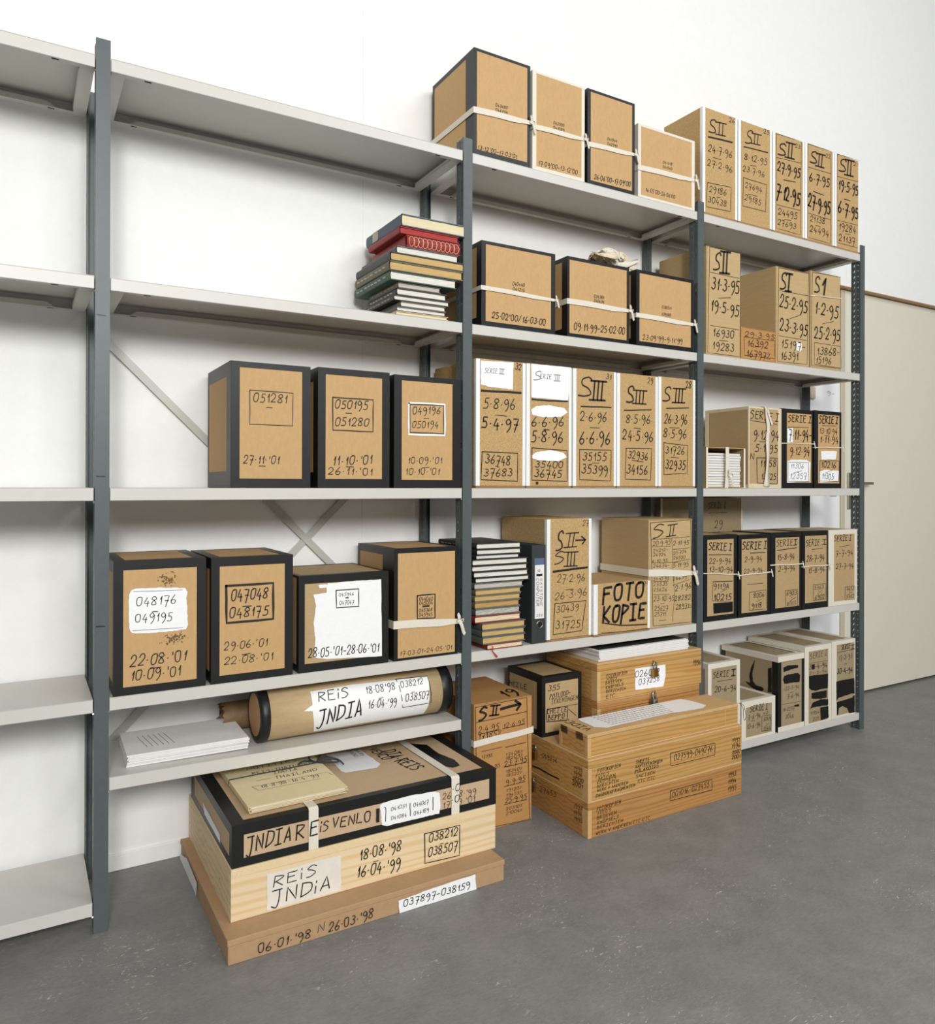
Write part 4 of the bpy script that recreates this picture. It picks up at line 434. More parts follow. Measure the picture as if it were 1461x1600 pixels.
{'n':'flat_box','l':'flat lidded brown fibreboard box on the floor, bottom of the left pile','c':'box','g':None,'s':'lidded','m':'mdf','x0':0.235,'x1':0.988,'y':-0.3,'d':0.6,'z0':0,'z1':0.058,'t':[0.03,0.03,0.03,0.03],'i':[('front',[('t',"06·01·'98",0.0699,0.0111,0.1934,0.0097,0.0199,0.002),('t','N',0.2134,0.0151,0.2277,0.0166,0.0207,0.0012),('t',"26·03·'98",0.241,0.0092,0.3552,0.0122,0.0208,0.0021),('t','037897-038159',0.4418,0.0154,0.6377,0.0118,0.0159,0.0021)])],'p':[('front',[('b',[(0.427,0.0335),(0.5085,0.0389),(0.6562,0.043),(0.6601,0.0008),(0.6156,0.0008),(0.4304,0.0008)])]),('left',[('b',[(0.0008,0.0144),(0.1088,0.0458),(0.251,0.0396),(0.2454,0.0008),(0.0992,0.0008),(0.0008,0.0008)])])],'k':[],'u':[],'h':[]},
{'n':'pine_box','l':'pale pine box marked REIS INDIA on the flat brown box','c':'box','g':None,'s':'pine','m':'pine','x0':0.259,'x1':1.001,'y':-0.228,'d':0.53,'z0':0.0585,'z1':0.184,'t':[0.03,0.03,0.03,0.03],'i':[('front',[('t','REiS',0.1013,0.0601,0.2064,0.0612,0.0255,0.0023),('t','JNDiA',0.0968,0.0168,0.2437,0.0178,0.0313,0.0028),('t',"18·08·'98",0.3255,0.0697,0.4414,0.0661,0.0258,0.0026),('p',[(0.3652,0.0561),(0.3773,0.0555)],0.002),('t',"16·04·'99",0.3178,0.0274,0.4387,0.0199,0.027,0.0027),('p',[(0.5141,0.0943),(0.6241,0.0933),(0.6229,0.0088),(0.515,0.0134),(0.5141,0.0943)],0.0028),('t','038212',0.5278,0.0684,0.6151,0.0675,0.0207,0.0023),('p',[(0.5615,0.0552),(0.5718,0.0547)],0.002),('t','038507',0.5251,0.029,0.6137,0.0282,0.022,0.0024)])],'p':[],'k':[],'u':[],'h':[('front',[('b',[(0.0862,0.0947),(0.2738,0.0947),(0.2754,0.0033),(0.0853,0.0062)])])]},
{'n':'archive_box','l':'wide black-taped box lettered INDIA REIS VENLO on the pine box','c':'archive box','g':None,'s':'black','m':'kraft4','x0':0.262,'x1':1.004,'y':-0.224,'d':0.5,'z0':0.1845,'z1':0.2865,'t':[0.024,0.04,0.026,0.02],'i':[('front',[('t','JNDIA',0.0342,0.0308,0.1405,0.0353,0.037,0.0033),('t','R',0.156,0.0331,0.1747,0.0348,0.0367,0.0033),('t','iS',0.2176,0.0397,0.2376,0.0404,0.0249,0.0025)]),('front',[('t','VENLO',0.2492,0.0414,0.352,0.0374,0.0256,0.0028),('b',[(0.37,0.0652),(0.3794,0.065),(0.3801,0.0281),(0.3707,0.0284)]),('t','041051',0.4125,0.0507,0.4572,0.0508,0.0091,0.0012),('t','041084',0.4132,0.0262,0.4573,0.0256,0.0091,0.0012),('t','044067',0.4796,0.0466,0.5238,0.0465,0.0099,0.0013),('t','044189',0.4804,0.0242,0.5246,0.0245,0.0099,0.0013),('p',[(0.3947,0.0642),(0.398,0.0604),(0.3974,0.0267)],0.002),('p',[(0.469,0.0587),(0.4695,0.0254)],0.0024),('p',[(0.5385,0.061),(0.5386,0.0259)],0.0024),('t',"26·08·'99",0.569,0.0484,0.6736,0.0417,0.0164,0.0015),('t',"17·03·'01",0.569,0.0244,0.6707,0.0213,0.0158,0.0014)]),('top',[('t','REIS',0.5116,0.1958,0.5297,0.1056,0.0425,0.0043),('t','DIA·',0.5172,0.2929,0.5149,0.2121,0.0424,0.0042),('t','VENLO',0.4871,0.3323,0.49,0.227,0.0285,0.0034)])],'p':[('front',[('b',[(0.381,0.0716),(0.3907,0.0771),(0.4673,0.0794),(0.5434,0.0756),(0.5593,0.0683),(0.5619,0.0347),(0.5584,0.0119),(0.5155,0.0128),(0.4607,0.0132),(0.4007,0.0129),(0.387,0.0191)])]),('left',[('b',[(0.1623,0.042),(0.3734,0.0356),(0.3833,0.0147),(0.1889,0.0179)])]),('top',[('b',[(0.3603,0.3592),(0.4646,0.3407),(0.4698,0.2012),(0.4493,0.1767),(0.3571,0.1862),(0.3499,0.2046)])])],'k':[('top',[('b',[(0.6208,0.3203),(0.6611,0.279),(0.6565,0.1903),(0.6716,0.1185),(0.6636,0.0706),(0.6368,0.0646),(0.6192,0.0897),(0.6194,0.1807)])])],'u':[],'h':[],'w':[0.028,0.022,0.026,0.02]},
{'n':'archive_box','l':'tall orange corrugated box marked S II with an arrow, number 19 on top','c':'archive box','g':None,'s':'plain','m':'orange','x0':1.0575,'x1':1.279,'y':-0.01,'d':0.3,'z0':0,'z1':0.409,'t':[0.03,0.03,0.03,0.03],'i':[('front',[('t','S',0.0169,0.3571,0.0422,0.3608,0.04,0.0064),('t','Ⅱ',0.0557,0.3676,0.0905,0.3661,0.0315,0.005),('p',[(0.0987,0.3819),(0.1731,0.3878)],0.009),('p',[(0.1542,0.4011),(0.1754,0.3855),(0.1599,0.3701)],0.008),('p',[(0.0068,0.353),(0.1993,0.3591)],0.002),('p',[(0.0035,0.4009),(0.1991,0.405),(0.2123,0.0019),(0.0122,0.0102),(0.0035,0.4009)],0.0018),('t','2·4·95',0.0144,0.3184,0.0888,0.32,0.0175,0.0017),('p',[(0.0144,0.3138),(0.0952,0.3159)],0.002),('t','12·6·95',0.109,0.3183,0.1894,0.3212,0.014,0.0014),('p',[(0.1062,0.3172),(0.1922,0.3192)],0.002),('t','17185%',0.0144,0.2993,0.0971,0.2978,0.0167,0.0017),('t','17253%',0.018,0.2835,0.0972,0.2839,0.0114,0.0011),('p',[(0.1175,0.2556),(0.1962,0.2581)],0.002),('p',[(0.0269,0.2576),(0.1014,0.2588)],0.0015),('t','23·7·95',0.113,0.1947,0.1974,0.1948,0.0171,0.0017),('p',[(0.1121,0.1921),(0.1993,0.1924)],0.002),('t','17395',0.027,0.2355,0.0651,0.2355,0.0092,0.0004),('t','17408%',0.1176,0.2268,0.183,0.2269,0.0093,0.0004),('t','18209%',0.1176,0.2152,0.183,0.2143,0.0093,0.0004),('t','95',0.0765,0.1957,0.0947,0.1962,0.0116,0.0012),('t','18340%',0.1196,0.1721,0.1808,0.1722,0.0093,0.0004),('t','18522%',0.1196,0.1585,0.1808,0.1588,0.0093,0.0004),('t','9·9·95',0.1188,0.1326,0.1918,0.1338,0.0155,0.0016),('p',[(0.1123,0.1292),(0.1938,0.1295)],0.002),('t','19120%',0.1197,0.1099,0.181,0.1092,0.0093,0.0004),('t','19455%',0.1198,0.0943,0.181,0.0942,0.0093,0.0004),('t','25·9·95',0.1162,0.0749,0.1977,0.0735,0.0155,0.0016),('p',[(0.1125,0.071),(0.2001,0.069)],0.002),('t','20310%',0.1199,0.0508,0.1812,0.0501,0.0093,0.0004),('t','21004%',0.12,0.036,0.1812,0.0352,0.0093,0.0004)]),('top',[('t','19',0.1351,0.021,0.1931,0.0409,0.0698,0.0063)])],'p':[],'k':[],'u':[],'h':[],'q':[0.285,0.297,0.02,0]},
{'n':'archive_box','l':'black-taped box of pencil drawings marked 355 and CHEZ LE BEPPO','c':'archive box','g':None,'s':'black','m':'kraft2','x0':1.346,'x1':1.514,'y':0.028,'d':0.212,'z0':0.2465,'z1':0.449,'t':[0.03,0.01,0.02,0.02],'i':[('front',[('t','355',0.0239,0.1549,0.0727,0.1566,0.0172,0.0019),('t','POTLOOD-',0.0311,0.1273,0.1193,0.1316,0.0148,0.0015),('t','TEKENINGEN',0.0382,0.1099,0.1509,0.1104,0.0148,0.0013),('p',[(0.1152,0.0942),(0.152,0.0939)],0.0016),('p',[(0.0206,0.094),(0.109,0.0934),(0.106,0.044),(0.0182,0.0519),(0.0206,0.094)],0.0028),('t','CHEZ LE',0.0211,0.0784,0.1023,0.0745,0.0139,0.0017),('t','BEPPO',0.0242,0.0559,0.092,0.0536,0.0156,0.0022),('p',[(0.1127,0.0804),(0.1442,0.054)],0.0016)]),('left',[('t','CHEZ LE',-0.0096,0.1346,0.1185,0.1431,0.0157,0.0019)])],'p':[],'k':[],'u':[],'h':[],'w':[0.014,0.014,0.02,0.014]},
{'n':'wooden_crate','l':'lower pine crate on the floor marked 1993, boxed number 001016','c':'crate','g':None,'s':'crate','m':'crate2','x0':1.345,'x1':2.045,'y':-0.222,'d':0.51,'z0':0,'z1':0.1155,'t':[0.03,0.03,0.03,0.03],'i':[('front',[('t','FOTOKOPIEN',0.0346,0.0807,0.1317,0.0849,0.0109,0.0012),('t',"FOTO'S",0.0385,0.0679,0.0918,0.0693,0.0099,0.0011),('t','BRIEVEN',0.036,0.0536,0.1134,0.0555,0.0099,0.0011),('t','KNIPSELS',0.0373,0.0385,0.1226,0.0404,0.0099,0.0011),('t','BERICHTEN',0.0361,0.0239,0.1412,0.0241,0.0099,0.0011),('t','WERK V·ANDEREN ETC·ETC',0.031,0.0062,0.2568,0.0066,0.0099,0.0011),('p',[(0.3495,0.0812),(0.5486,0.0804),(0.5487,0.0441),(0.3496,0.0474),(0.3495,0.0812)],0.0022),('t','001016-027455',0.3589,0.0581,0.5331,0.0593,0.0159,0.0016),('t','1993',0.6312,0.0721,0.6686,0.0716,0.0145,0.0016),('t','1994',0.6297,0.049,0.6687,0.048,0.0145,0.0016),('t','1995',0.6282,0.0236,0.6704,0.0229,0.0145,0.0016)]),('left',[('t','-27455',0.2353,0.0633,0.344,0.075,0.0151,0.0014),('t','1993',0.4413,0.0764,0.4816,0.0819,0.0121,0.0012),('t','1994',0.4389,0.0554,0.4793,0.0611,0.0121,0.0012),('t','1995',0.4406,0.0359,0.4826,0.0415,0.0121,0.0012)])],'p':[],'k':[],'u':[],'h':[]},
{'n':'wooden_crate','l':'long pine crate marked 1995 to 2001, stacked on the floor crate','c':'crate','g':None,'s':'crate','m':'crate','x0':1.345,'x1':2.045,'y':-0.222,'d':0.51,'z0':0.116,'z1':0.246,'t':[0.03,0.03,0.03,0.03],'i':[('front',[('t','FOTOKOPIEN',0.038,0.0858,0.13,0.0855,0.0109,0.0011),('t',"FOTO'S",0.0305,0.0705,0.0817,0.0715,0.0089,0.001),('t','BRIEVEN',0.0407,0.0596,0.1078,0.0605,0.0089,0.0011),('t','KNIPSELS',0.0356,0.0487,0.1117,0.0517,0.0089,0.0011),('t','BERICHTEN',0.0357,0.0368,0.121,0.0398,0.0089,0.0011),('t','WERK V·ANDEREN',0.0357,0.0249,0.1621,0.0256,0.0089,0.0012),('t','DAGBOEKFRAGMENTEN',0.0307,0.0081,0.1918,0.0115,0.0099,0.0013),('t','SHEETS',0.197,0.0832,0.2534,0.0822,0.0113,0.0015),('t','AANTEKENINGEN',0.1944,0.0694,0.3111,0.0685,0.0103,0.0013),('t','POLAROIDS',0.1931,0.0532,0.2948,0.0547,0.0113,0.0015),('t','SNETSEN',0.1972,0.0371,0.2787,0.0358,0.0103,0.0011),('t','ETC·ETC·',0.2054,0.0211,0.2858,0.0178,0.0092,0.0009),('p',[(0.3505,0.0909),(0.5623,0.0891),(0.5625,0.0477),(0.3521,0.0477),(0.3505,0.0909)],0.0022),('t','027599-049276',0.3673,0.064,0.5483,0.064,0.0181,0.0018),('t','1995',0.6503,0.0758,0.6896,0.0747,0.0135,0.0015),('t','1996',0.6471,0.055,0.6896,0.0544,0.0135,0.0015),('t','2000',0.6504,0.0343,0.6897,0.0329,0.0112,0.0018),('t','2001',0.6488,0.0166,0.6898,0.0148,0.0123,0.002)]),('left',[('t','-049276',0.2535,0.0661,0.3479,0.0737,0.0139,0.0013),('p',[(0.2085,0.0199),(0.2537,0.0232),(0.2994,0.0218),(0.3594,0.0228)],0.005),('t','1995',0.44,0.0809,0.4819,0.0851,0.0111,0.0011),('t','1996',0.4384,0.0642,0.4804,0.0688,0.0111,0.0011),('t','2000',0.4336,0.0455,0.4868,0.052,0.0111,0.0018),('t','2001',0.4336,0.0304,0.4837,0.0351,0.0111,0.0018)])],'p':[],'k':[],'u':[],'h':[]},
{'n':'wooden_crate','l':'dark pine crate at the rear under the padlocked crate','c':'crate','g':None,'s':'crate','m':'crate2','x0':1.535,'x1':2.03,'y':-0.035,'d':0.29,'z0':0.2465,'z1':0.357,'t':[0.03,0.03,0.03,0.03],'i':[],'p':[],'k':[],'u':[],'h':[]},
{'n':'wooden_crate','l':'pine crate with a white 026012 label under the white magazines','c':'crate','g':None,'s':'crate','m':'crate','x0':1.53,'x1':2.035,'y':-0.04,'d':0.3,'z0':0.3575,'z1':0.489,'t':[0.03,0.03,0.03,0.03],'i':[('front',[('t','FOTOKOPIEN',0.0412,0.0802,0.1333,0.0819,0.0099,0.0012),('t',"FOTO'S",0.0426,0.0679,0.0869,0.0689,0.0088,0.0011),('t','BRIEVEN',0.037,0.0566,0.11,0.057,0.0088,0.0011),('t','KNIPSELS',0.0385,0.04,0.1159,0.0429,0.0099,0.0012),('t','BERICHTEN',0.0399,0.0267,0.1262,0.026,0.0099,0.0012),('t','ETC·',0.04,0.007,0.0842,0.0074,0.012,0.0012),('t','026012',0.1717,0.0648,0.2872,0.0616,0.0213,0.0021),('t','037258',0.1897,0.0343,0.2872,0.0375,0.0192,0.0019),('t','1996',0.4601,0.0745,0.4984,0.0735,0.0166,0.0017)])],'p':[('front',[('b',[(0.1716,0.0951),(0.3183,0.0924),(0.32,0.0553),(0.3091,0.0134),(0.1734,0.0185)])])],'k':[],'u':[],'h':[]},
{'n':'video_box','l':'long slim wooden box lettered VIDEO lying across the front crates','c':'box','g':None,'s':'video','m':'crate','x0':1.353,'x1':2.04,'y':-0.21,'d':0.15,'z0':0.2465,'z1':0.32,'t':[0.03,0.03,0.03,0.03],'i':[('top',[('t','VIDEO',0.0508,0.0374,0.0439,0.1703,0.0279,0.0028),('t','~~~~~~~~~~~~~~~~~~~~~~~~',0.1246,0.1552,0.4477,0.1686,0.0151,0.0011),('t','~~~~~~~~~~~~~~~~~~~~~~~',0.1257,0.138,0.4422,0.1499,0.0149,0.001),('t','~~~~~~~~~~~~~~~~~~~~~~',0.1267,0.121,0.4368,0.1315,0.0147,0.001),('t','~~~~~~~~~~~~~~~~~~~~~',0.1278,0.1041,0.4314,0.1134,0.0146,0.001),('t','~~~~~~~~~~~~~~~~~~~~',0.1288,0.0874,0.4261,0.0955,0.0144,0.001),('t','~~~~~~~~~~~~~~~~~~~',0.1299,0.0709,0.4209,0.0778,0.0142,0.001),('t','~~~~~~~~~~~~~~~~~~',0.1309,0.0546,0.4158,0.0603,0.0141,0.001),('t','~~~~~~~~~~~~~~~~~',0.1319,0.0384,0.4107,0.0431,0.0139,0.001)])],'p':[('top',[('b',[(0.0766,0.1492),(0.1946,0.1492),(0.3651,0.1492),(0.472,0.1492),(0.5368,0.1492),(0.5522,0.1492),(0.5664,0.1064),(0.5724,0.0442),(0.533,0.0222),(0.429,0.0291),(0.3964,0.0377),(0.0976,0.0245),(0.0677,0.0518),(0.069,0.1191)])])],'k':[],'u':[],'h':[]}]
BOOKS=[
[0.7899,0.9669,0.003,0.21,1.6158,1.626,'cream','cream','cream paperbound notebook at the very bottom of the pile',{},'hardcover notebooks piled on the second shelf'],
[0.7933,0.9585,0.003,0.2,1.6269,1.6401,'grey','white','thin pale notebook with a grey cover, second from the bottom',{},'hardcover notebooks piled on the second shelf'],
[0.8062,0.9585,0.003,0.2,1.641,1.6571,'olive','white','thin pale notebook, third from the bottom',{},'hardcover notebooks piled on the second shelf'],
[0.7837,0.9703,0.001,0.22,1.658,1.6733,'dark','white','thin black-edged book with white pages near the bottom',{'spine':1},'hardcover notebooks piled on the second shelf'],
[0.7935,0.9601,0.002,0.22,1.6742,1.6953,'dark','white','cream-paged book with a mottled spine',{'spine':1},'hardcover notebooks piled on the second shelf'],
[0.7969,0.9402,0.002,0.22,1.6962,1.7136,'olive','grey','short grey book with black and white spine lettering',{'spine':1},'hardcover notebooks piled on the second shelf'],
[0.7675,0.9895,-0.008,0.28,1.7145,1.7413,'green','white','dark green book with white lettering, widest overhang in the pile',{'spine':1},'hardcover notebooks piled on the second shelf'],
[0.7639,1.0106,-0.012,0.27,1.7422,1.7697,'olive','yellow','olive book with white writing down its spine and yellow pages',{'spine':1},'hardcover notebooks piled on the second shelf'],
[0.7668,1.0153,-0.012,0.27,1.7706,1.7966,'dark','yellow','charcoal book with yellowed pages, fifth from the top',{},'hardcover notebooks piled on the second shelf'],
[0.79,0.999,-0.003,0.27,1.7975,1.8207,'grey','white','grey hardcover notebook with white page edges below the ringed book',{},'hardcover notebooks piled on the second shelf'],
[0.8197,1.0045,-0.004,0.25,1.8216,1.8571,'redspiral','red','dark red book covered in pale looping rings',{'rings':1},'hardcover notebooks piled on the second shelf'],
[0.7983,0.9984,-0.008,0.24,1.858,1.8787,'red','red','thin red hardcover book directly beneath the slate-blue one',{},'hardcover notebooks piled on the second shelf'],
[0.8019,1.0187,-0.012,0.27,1.8796,1.9154,'slate','cream','slate-blue hardcover book with a paper spine label, topmost of the shelf pile',{'tag':1},'hardcover notebooks piled on the second shelf'],
[1.1096,1.2472,-0.002,0.2,0.5753,0.5924,'red','cream','thin red book with a ribbon marker at the bottom of the tall stack',{},'notebooks stacked beside the ring binder'],
[1.0928,1.2562,-0.002,0.2,0.5933,0.6166,'grey','yellow','thick yellow-paged book, second from the bottom of the tall stack',{},'notebooks stacked beside the ring binder'],
[1.0912,1.2553,-0.002,0.2,0.6175,0.6375,'grey','yellow','thick yellow-paged book, third from the bottom of the tall stack',{},'notebooks stacked beside the ring binder'],
[1.0899,1.2569,-0.002,0.2,0.6384,0.6616,'grey','yellow','thick yellow-paged book below the red one',{},'notebooks stacked beside the ring binder'],
[1.0684,1.2427,0.004,0.26,0.6625,0.6846,'red','cream','red-covered book in the lower half of the tall stack',{},'notebooks stacked beside the ring binder'],
[1.0722,1.241,0.004,0.26,0.6855,0.708,'grey','speck','book with grey speckled page edges',{},'notebooks stacked beside the ring binder'],
[1.069,1.2393,0.004,0.26,0.7089,0.7295,'olive','tan','tan-paged book above the speckled one',{},'notebooks stacked beside the ring binder'],
[1.0682,1.2425,0.004,0.26,0.7304,0.75,'olive','yellow','second yellow-paged book below the ragged grey one',{},'notebooks stacked beside the ring binder'],
[1.0681,1.2433,0.004,0.26,0.7509,0.7697,'olive','yellow','first yellow-paged book below the ragged grey one',{},'notebooks stacked beside the ring binder'],
[1.0643,1.2515,0.004,0.26,0.7706,0.7905,'grey','grey','book with ragged grey page edges in the middle of the tall stack',{},'notebooks stacked beside the ring binder'],
[1.0688,1.2764,0.004,0.26,0.7914,0.8067,'dark','white','wide black book jutting furthest right, seventh from the top',{},'notebooks stacked beside the ring binder'],
[1.0649,1.2721,0.004,0.26,0.8076,0.8264,'dark','white','wide black book, sixth from the top of the tall stack',{},'notebooks stacked beside the ring binder'],
[1.0572,1.2687,0.004,0.26,0.8273,0.8457,'dark','white','wide black book, fifth from the top with its left end furthest out',{},'notebooks stacked beside the ring binder'],
[1.0594,1.2699,0.004,0.26,0.8466,0.8658,'dark','white','wide black book, fourth from the top of the tall stack',{},'notebooks stacked beside the ring binder'],
[1.0724,1.2367,0.004,0.26,0.8667,0.8798,'dark','white','thin black book, third from the top of the tall stack',{},'notebooks stacked beside the ring binder'],
[1.0762,1.2437,0.004,0.26,0.8807,0.8977,'dark','white','black book with white pages, second from the top of the tall stack',{},'notebooks stacked beside the ring binder'],
[1.0746,1.2428,0.004,0.26,0.8986,0.9175,'dark','white','black book, topmost of the tall stack beside the ring binder',{'spine':1},'notebooks stacked beside the ring binder']]
TUBE_INK=[('t','REiS',0.5622,0.0312,0.6505,0.0315,0.0273,0.0025),('t','JNDIA',0.5591,-0.0399,0.6891,-0.0252,0.0472,0.0042),('t',"18·08'98",0.7075,0.0328,0.8007,0.0343,0.0205,0.0018),('p',[(0.7455,0.015),(0.7587,0.015)],0.0018),('t',"16·04·'99",0.711,-0.0096,0.8009,-0.0125,0.0221,0.002),('p',[(0.812,0.0644),(0.9168,0.0608),(0.9208,-0.0233),(0.8242,-0.0239),(0.812,0.0644)],0.0022),('t','038212',0.8218,0.0353,0.8953,0.0386,0.0182,0.0016),('p',[(0.854,0.018),(0.8635,0.0176)],0.0016),('t','038507',0.833,-0.0064,0.9107,-0.0039,0.0197,0.0018)]
TUBE_PATCH=[(0.543,0.0639),(0.6761,0.0674),(0.9192,0.0599),(0.9141,0.0148),(0.9139,-0.0307),(0.9079,-0.0723),(0.7063,-0.0672),(0.5542,-0.0698),(0.5417,0.0072),(0.5166,0.0108),(0.5428,0.0243)]

# ------------------------------------------------------------------ box builders
def faces_map(B,e):
    w,d,h=B['x1']-B['x0'],B['d'],B['z1']-B['z0']
    return {'front':lambda u,v:(u-w/2,-d/2-e,v),'left':lambda u,v:(-w/2-e,d/2-u,v),'top':lambda u,v:(u-w/2,v-d/2,h+e)}
def frames(bm,w,d,h,wd,tw,e=.0006,sides=('front','left','right','top','back')):
    """strips of tape folded over the edges: a raised ring on every face, meeting at the box edges"""
    l,r,t,b=wd; sf,sb,st,sbm=tw   # side: towards front, towards back, top, bottom
    def ring(o,i,ii):
        O=[bm.verts.new(p) for p in o]; I=[bm.verts.new(p) for p in i]; J=[bm.verts.new(p) for p in ii]
        for k in range(4):
            bm.faces.new((O[k],O[(k+1)%4],I[(k+1)%4],I[k])); bm.faces.new((I[k],I[(k+1)%4],J[(k+1)%4],J[k]))
    X0,X1,Y0,Y1,Z0,Z1=-w/2-e,w/2+e,-d/2-e,d/2+e,0,h+e
    if 'front' in sides: ring([(X0,Y0,Z0),(X1,Y0,Z0),(X1,Y0,Z1),(X0,Y0,Z1)],*[[(-w/2+l,y,b),(w/2-r,y,b),(w/2-r,y,h-t),(-w/2+l,y,h-t)] for y in(Y0,-d/2)])
    if 'back' in sides: ring([(X0,Y1,Z0),(X1,Y1,Z0),(X1,Y1,Z1),(X0,Y1,Z1)],*[[(-w/2+l,y,b),(w/2-r,y,b),(w/2-r,y,h-t),(-w/2+l,y,h-t)] for y in(Y1,d/2)])
    for nm,X,x in(('left',X0,-w/2),('right',X1,w/2)):
        if nm in sides: ring([(X,Y0,Z0),(X,Y1,Z0),(X,Y1,Z1),(X,Y0,Z1)],*[[(xx,-d/2+sf,sbm),(xx,d/2-sb,sbm),(xx,d/2-sb,h-st),(xx,-d/2+sf,h-st)] for xx in(X,x)])
    if 'top' in sides:
        a=min(l,st)+.006
        ring([(X0,Y0,Z1),(X1,Y0,Z1),(X1,Y1,Z1),(X0,Y1,Z1)],*[[(-w/2+a,-d/2+.022,z),(w/2-a,-d/2+.022,z),(w/2-a,d/2-.02,z),(-w/2+a,d/2-.02,z)] for z in(Z1,h)])
def knot(parent,p,size,matn,down=1):
    bm=bmesh.new(); s=size
    lump=bmesh.ops.create_icosphere(bm,subdivisions=2,radius=s*.42)
    for v in lump['verts']:
        v.co=Vector((v.co.x*1.1,v.co.y*.7,v.co.z))*(1+.25*math.sin(v.co.x*900+v.co.z*700)); v.co+=Vector(p)
    for k,(dx,dz,L) in enumerate(((.55,-1.0,2.1),(-.1,.9,1.3),(.9,.15,.9))):
        path=smoothpath([(p[0],p[1],p[2]),(p[0]+dx*s*.7,p[1]-s*.35,p[2]+dz*s*.6),(p[0]+dx*s*L*.8,p[1]-s*.2,p[2]+dz*s*L),(p[0]+dx*s*L*.9+s*.15,p[1]-s*.25,p[2]+dz*s*L*1.15)],3)
        nv=Vector((.25*(k-1),-1,.2)).normalized()
        strip(bm,path,s*.62,s*.08,lambda i,nv=nv:nv)
    return done('knot',bm,matn,parent,smooth=True)
def wood_box(B,root,w,d,h):
    m=B['m']; s=B['s']
    if s=='pine':
        done('side_board',bbox(-w/2,w/2,-d/2,-d/2+.018,0,h-.021,.0008),'pine',root)
        done('side_board',bbox(-w/2,w/2,d/2-.018,d/2,0,h-.021,.0008),'pine',root)
        done('end_board',bbox(-w/2,-w/2+.018,-d/2+.0185,d/2-.0185,0,h-.021,.0008),'pine',root)
        done('end_board',bbox(w/2-.018,w/2,-d/2+.0185,d/2-.0185,0,h-.021,.0008),'pine',root)
        done('lid',bbox(-w/2,w/2,-d/2-.001,d/2,h-.0205,h,.0008),'pine_end',root)
        b=bmesh.new()
        for yy in(-.09,.12): b_=bmesh.ops.create_circle(b,cap_ends=True,radius=.0025,segments=8,matrix=Matrix.Translation((-w/2-.0006,yy-.06,h*.45))@Matrix.Rotation(PI/2,4,'Y'))
        done('nail_head',b,'ink',root)
    elif s=='lidded':
        done('body',bbox(-w/2+.002,w/2-.002,-d/2+.002,d/2-.002,0,h-.0145,.0015),'mdf',root)
        done('lid',bbox(-w/2,w/2,-d/2,d/2,h-.0142,h,.0015),'mdf',root)
    elif s=='crate':
        lid=.028
        done('front_board',bbox(-w/2+.016,w/2,-d/2,-d/2+.012,0,h-lid,.0008),m,root)
        done('corner_block',bbox(-w/2-.0004,-w/2+.0155,-d/2-.0006,-d/2+.03,0,h-lid,.001),'crate_edge',root)
        done('back_board',bbox(-w/2,w/2,d/2-.012,d/2,0,h-lid,.0008),m,root)
        done('end_board',bbox(-w/2,-w/2+.012,-d/2+.0305,d/2-.0125,0,h-lid,.0008),m,root)
        done('end_board',bbox(w/2-.012,w/2,-d/2+.0125,d/2-.0125,0,h-lid,.0008),m,root)
        done('lid_rim',bbox(-w/2,w/2,-d/2,d/2,h-lid+.0008,h-.007,.0012),m,root)
        done('lid_panel',bbox(-w/2-.0005,w/2+.0005,-d/2-.0005,d/2,h-.0065,h,.0015),'crate_edge',root)
    elif s=='video':
        done('side_board',bbox(-w/2+.014,w/2-.066,-d/2,-d/2+.01,.006,h-.012,.0006),m,root)
        done('side_board',bbox(w/2-.064,w/2-.0008,-d/2+.0004,-d/2+.01,.006,h-.012,.0006),m,root)
        done('core',bbox(-w/2+.012,w/2-.012,-d/2+.0006,d/2,.006,h-.012,0),'crate_edge',root)
        done('end_board',bbox(-w/2,-w/2+.0115,-d/2+.016,d/2-.016,.006,h-.012,.0006),m,root)
        done('end_board',bbox(w/2-.0115,w/2,-d/2+.0105,d/2,.006,h-.012,.0006),m,root)
        for yy in(-d/2,d/2-.0155): done('corner_post',bbox(-w/2-.0006,-w/2+.0135,yy-.0004,yy+.0155,.006,h-.012,.001),'crate_edge',root)
        done('base_strip',bbox(-w/2-.001,w/2,-d/2-.001,d/2,0,.0055,.001),'crate_edge',root)
        done('lid',bbox(-w/2-.001,w/2,-d/2-.001,d/2,h-.0115,h,.0015),'crate_edge',root)
        for yy in(-.012,-.092+.135):
            hg=bmesh.new(); yc=d/2-.03 if yy>0 else -d/2+.04
            box(hg,-w/2-.003,-w/2-.0012,yc-.016,yc+.016,h-.011,h-.001); box(hg,-w/2-.0022,-w/2-.0004,yc-.016,yc+.016,h-.023,h-.0125)
            for q in range(5): tube(hg,[Vector((-w/2-.003,yc-.016+q*.0066,h-.0115)),Vector((-w/2-.003,yc-.0105+q*.0066,h-.0115))],.002,8)
            done('hinge',hg,'hinge_metal',root)
def specks(P):
    xs=[p[0] for p in P]; zs=[p[1] for p in P]; out=[]
    mx,mz=(min(xs)+max(xs))/2,(min(zs)+max(zs))/2; a,b=(max(xs)-min(xs))/2,(max(zs)-min(zs))/2
    for i in range(75):
        u,v=random.gauss(0,.45),random.gauss(0,.45)
        if abs(u)<1 and abs(v)<1: out.append((mx+u*a,mz+v*b,random.uniform(.0008,.0032)))
    return out
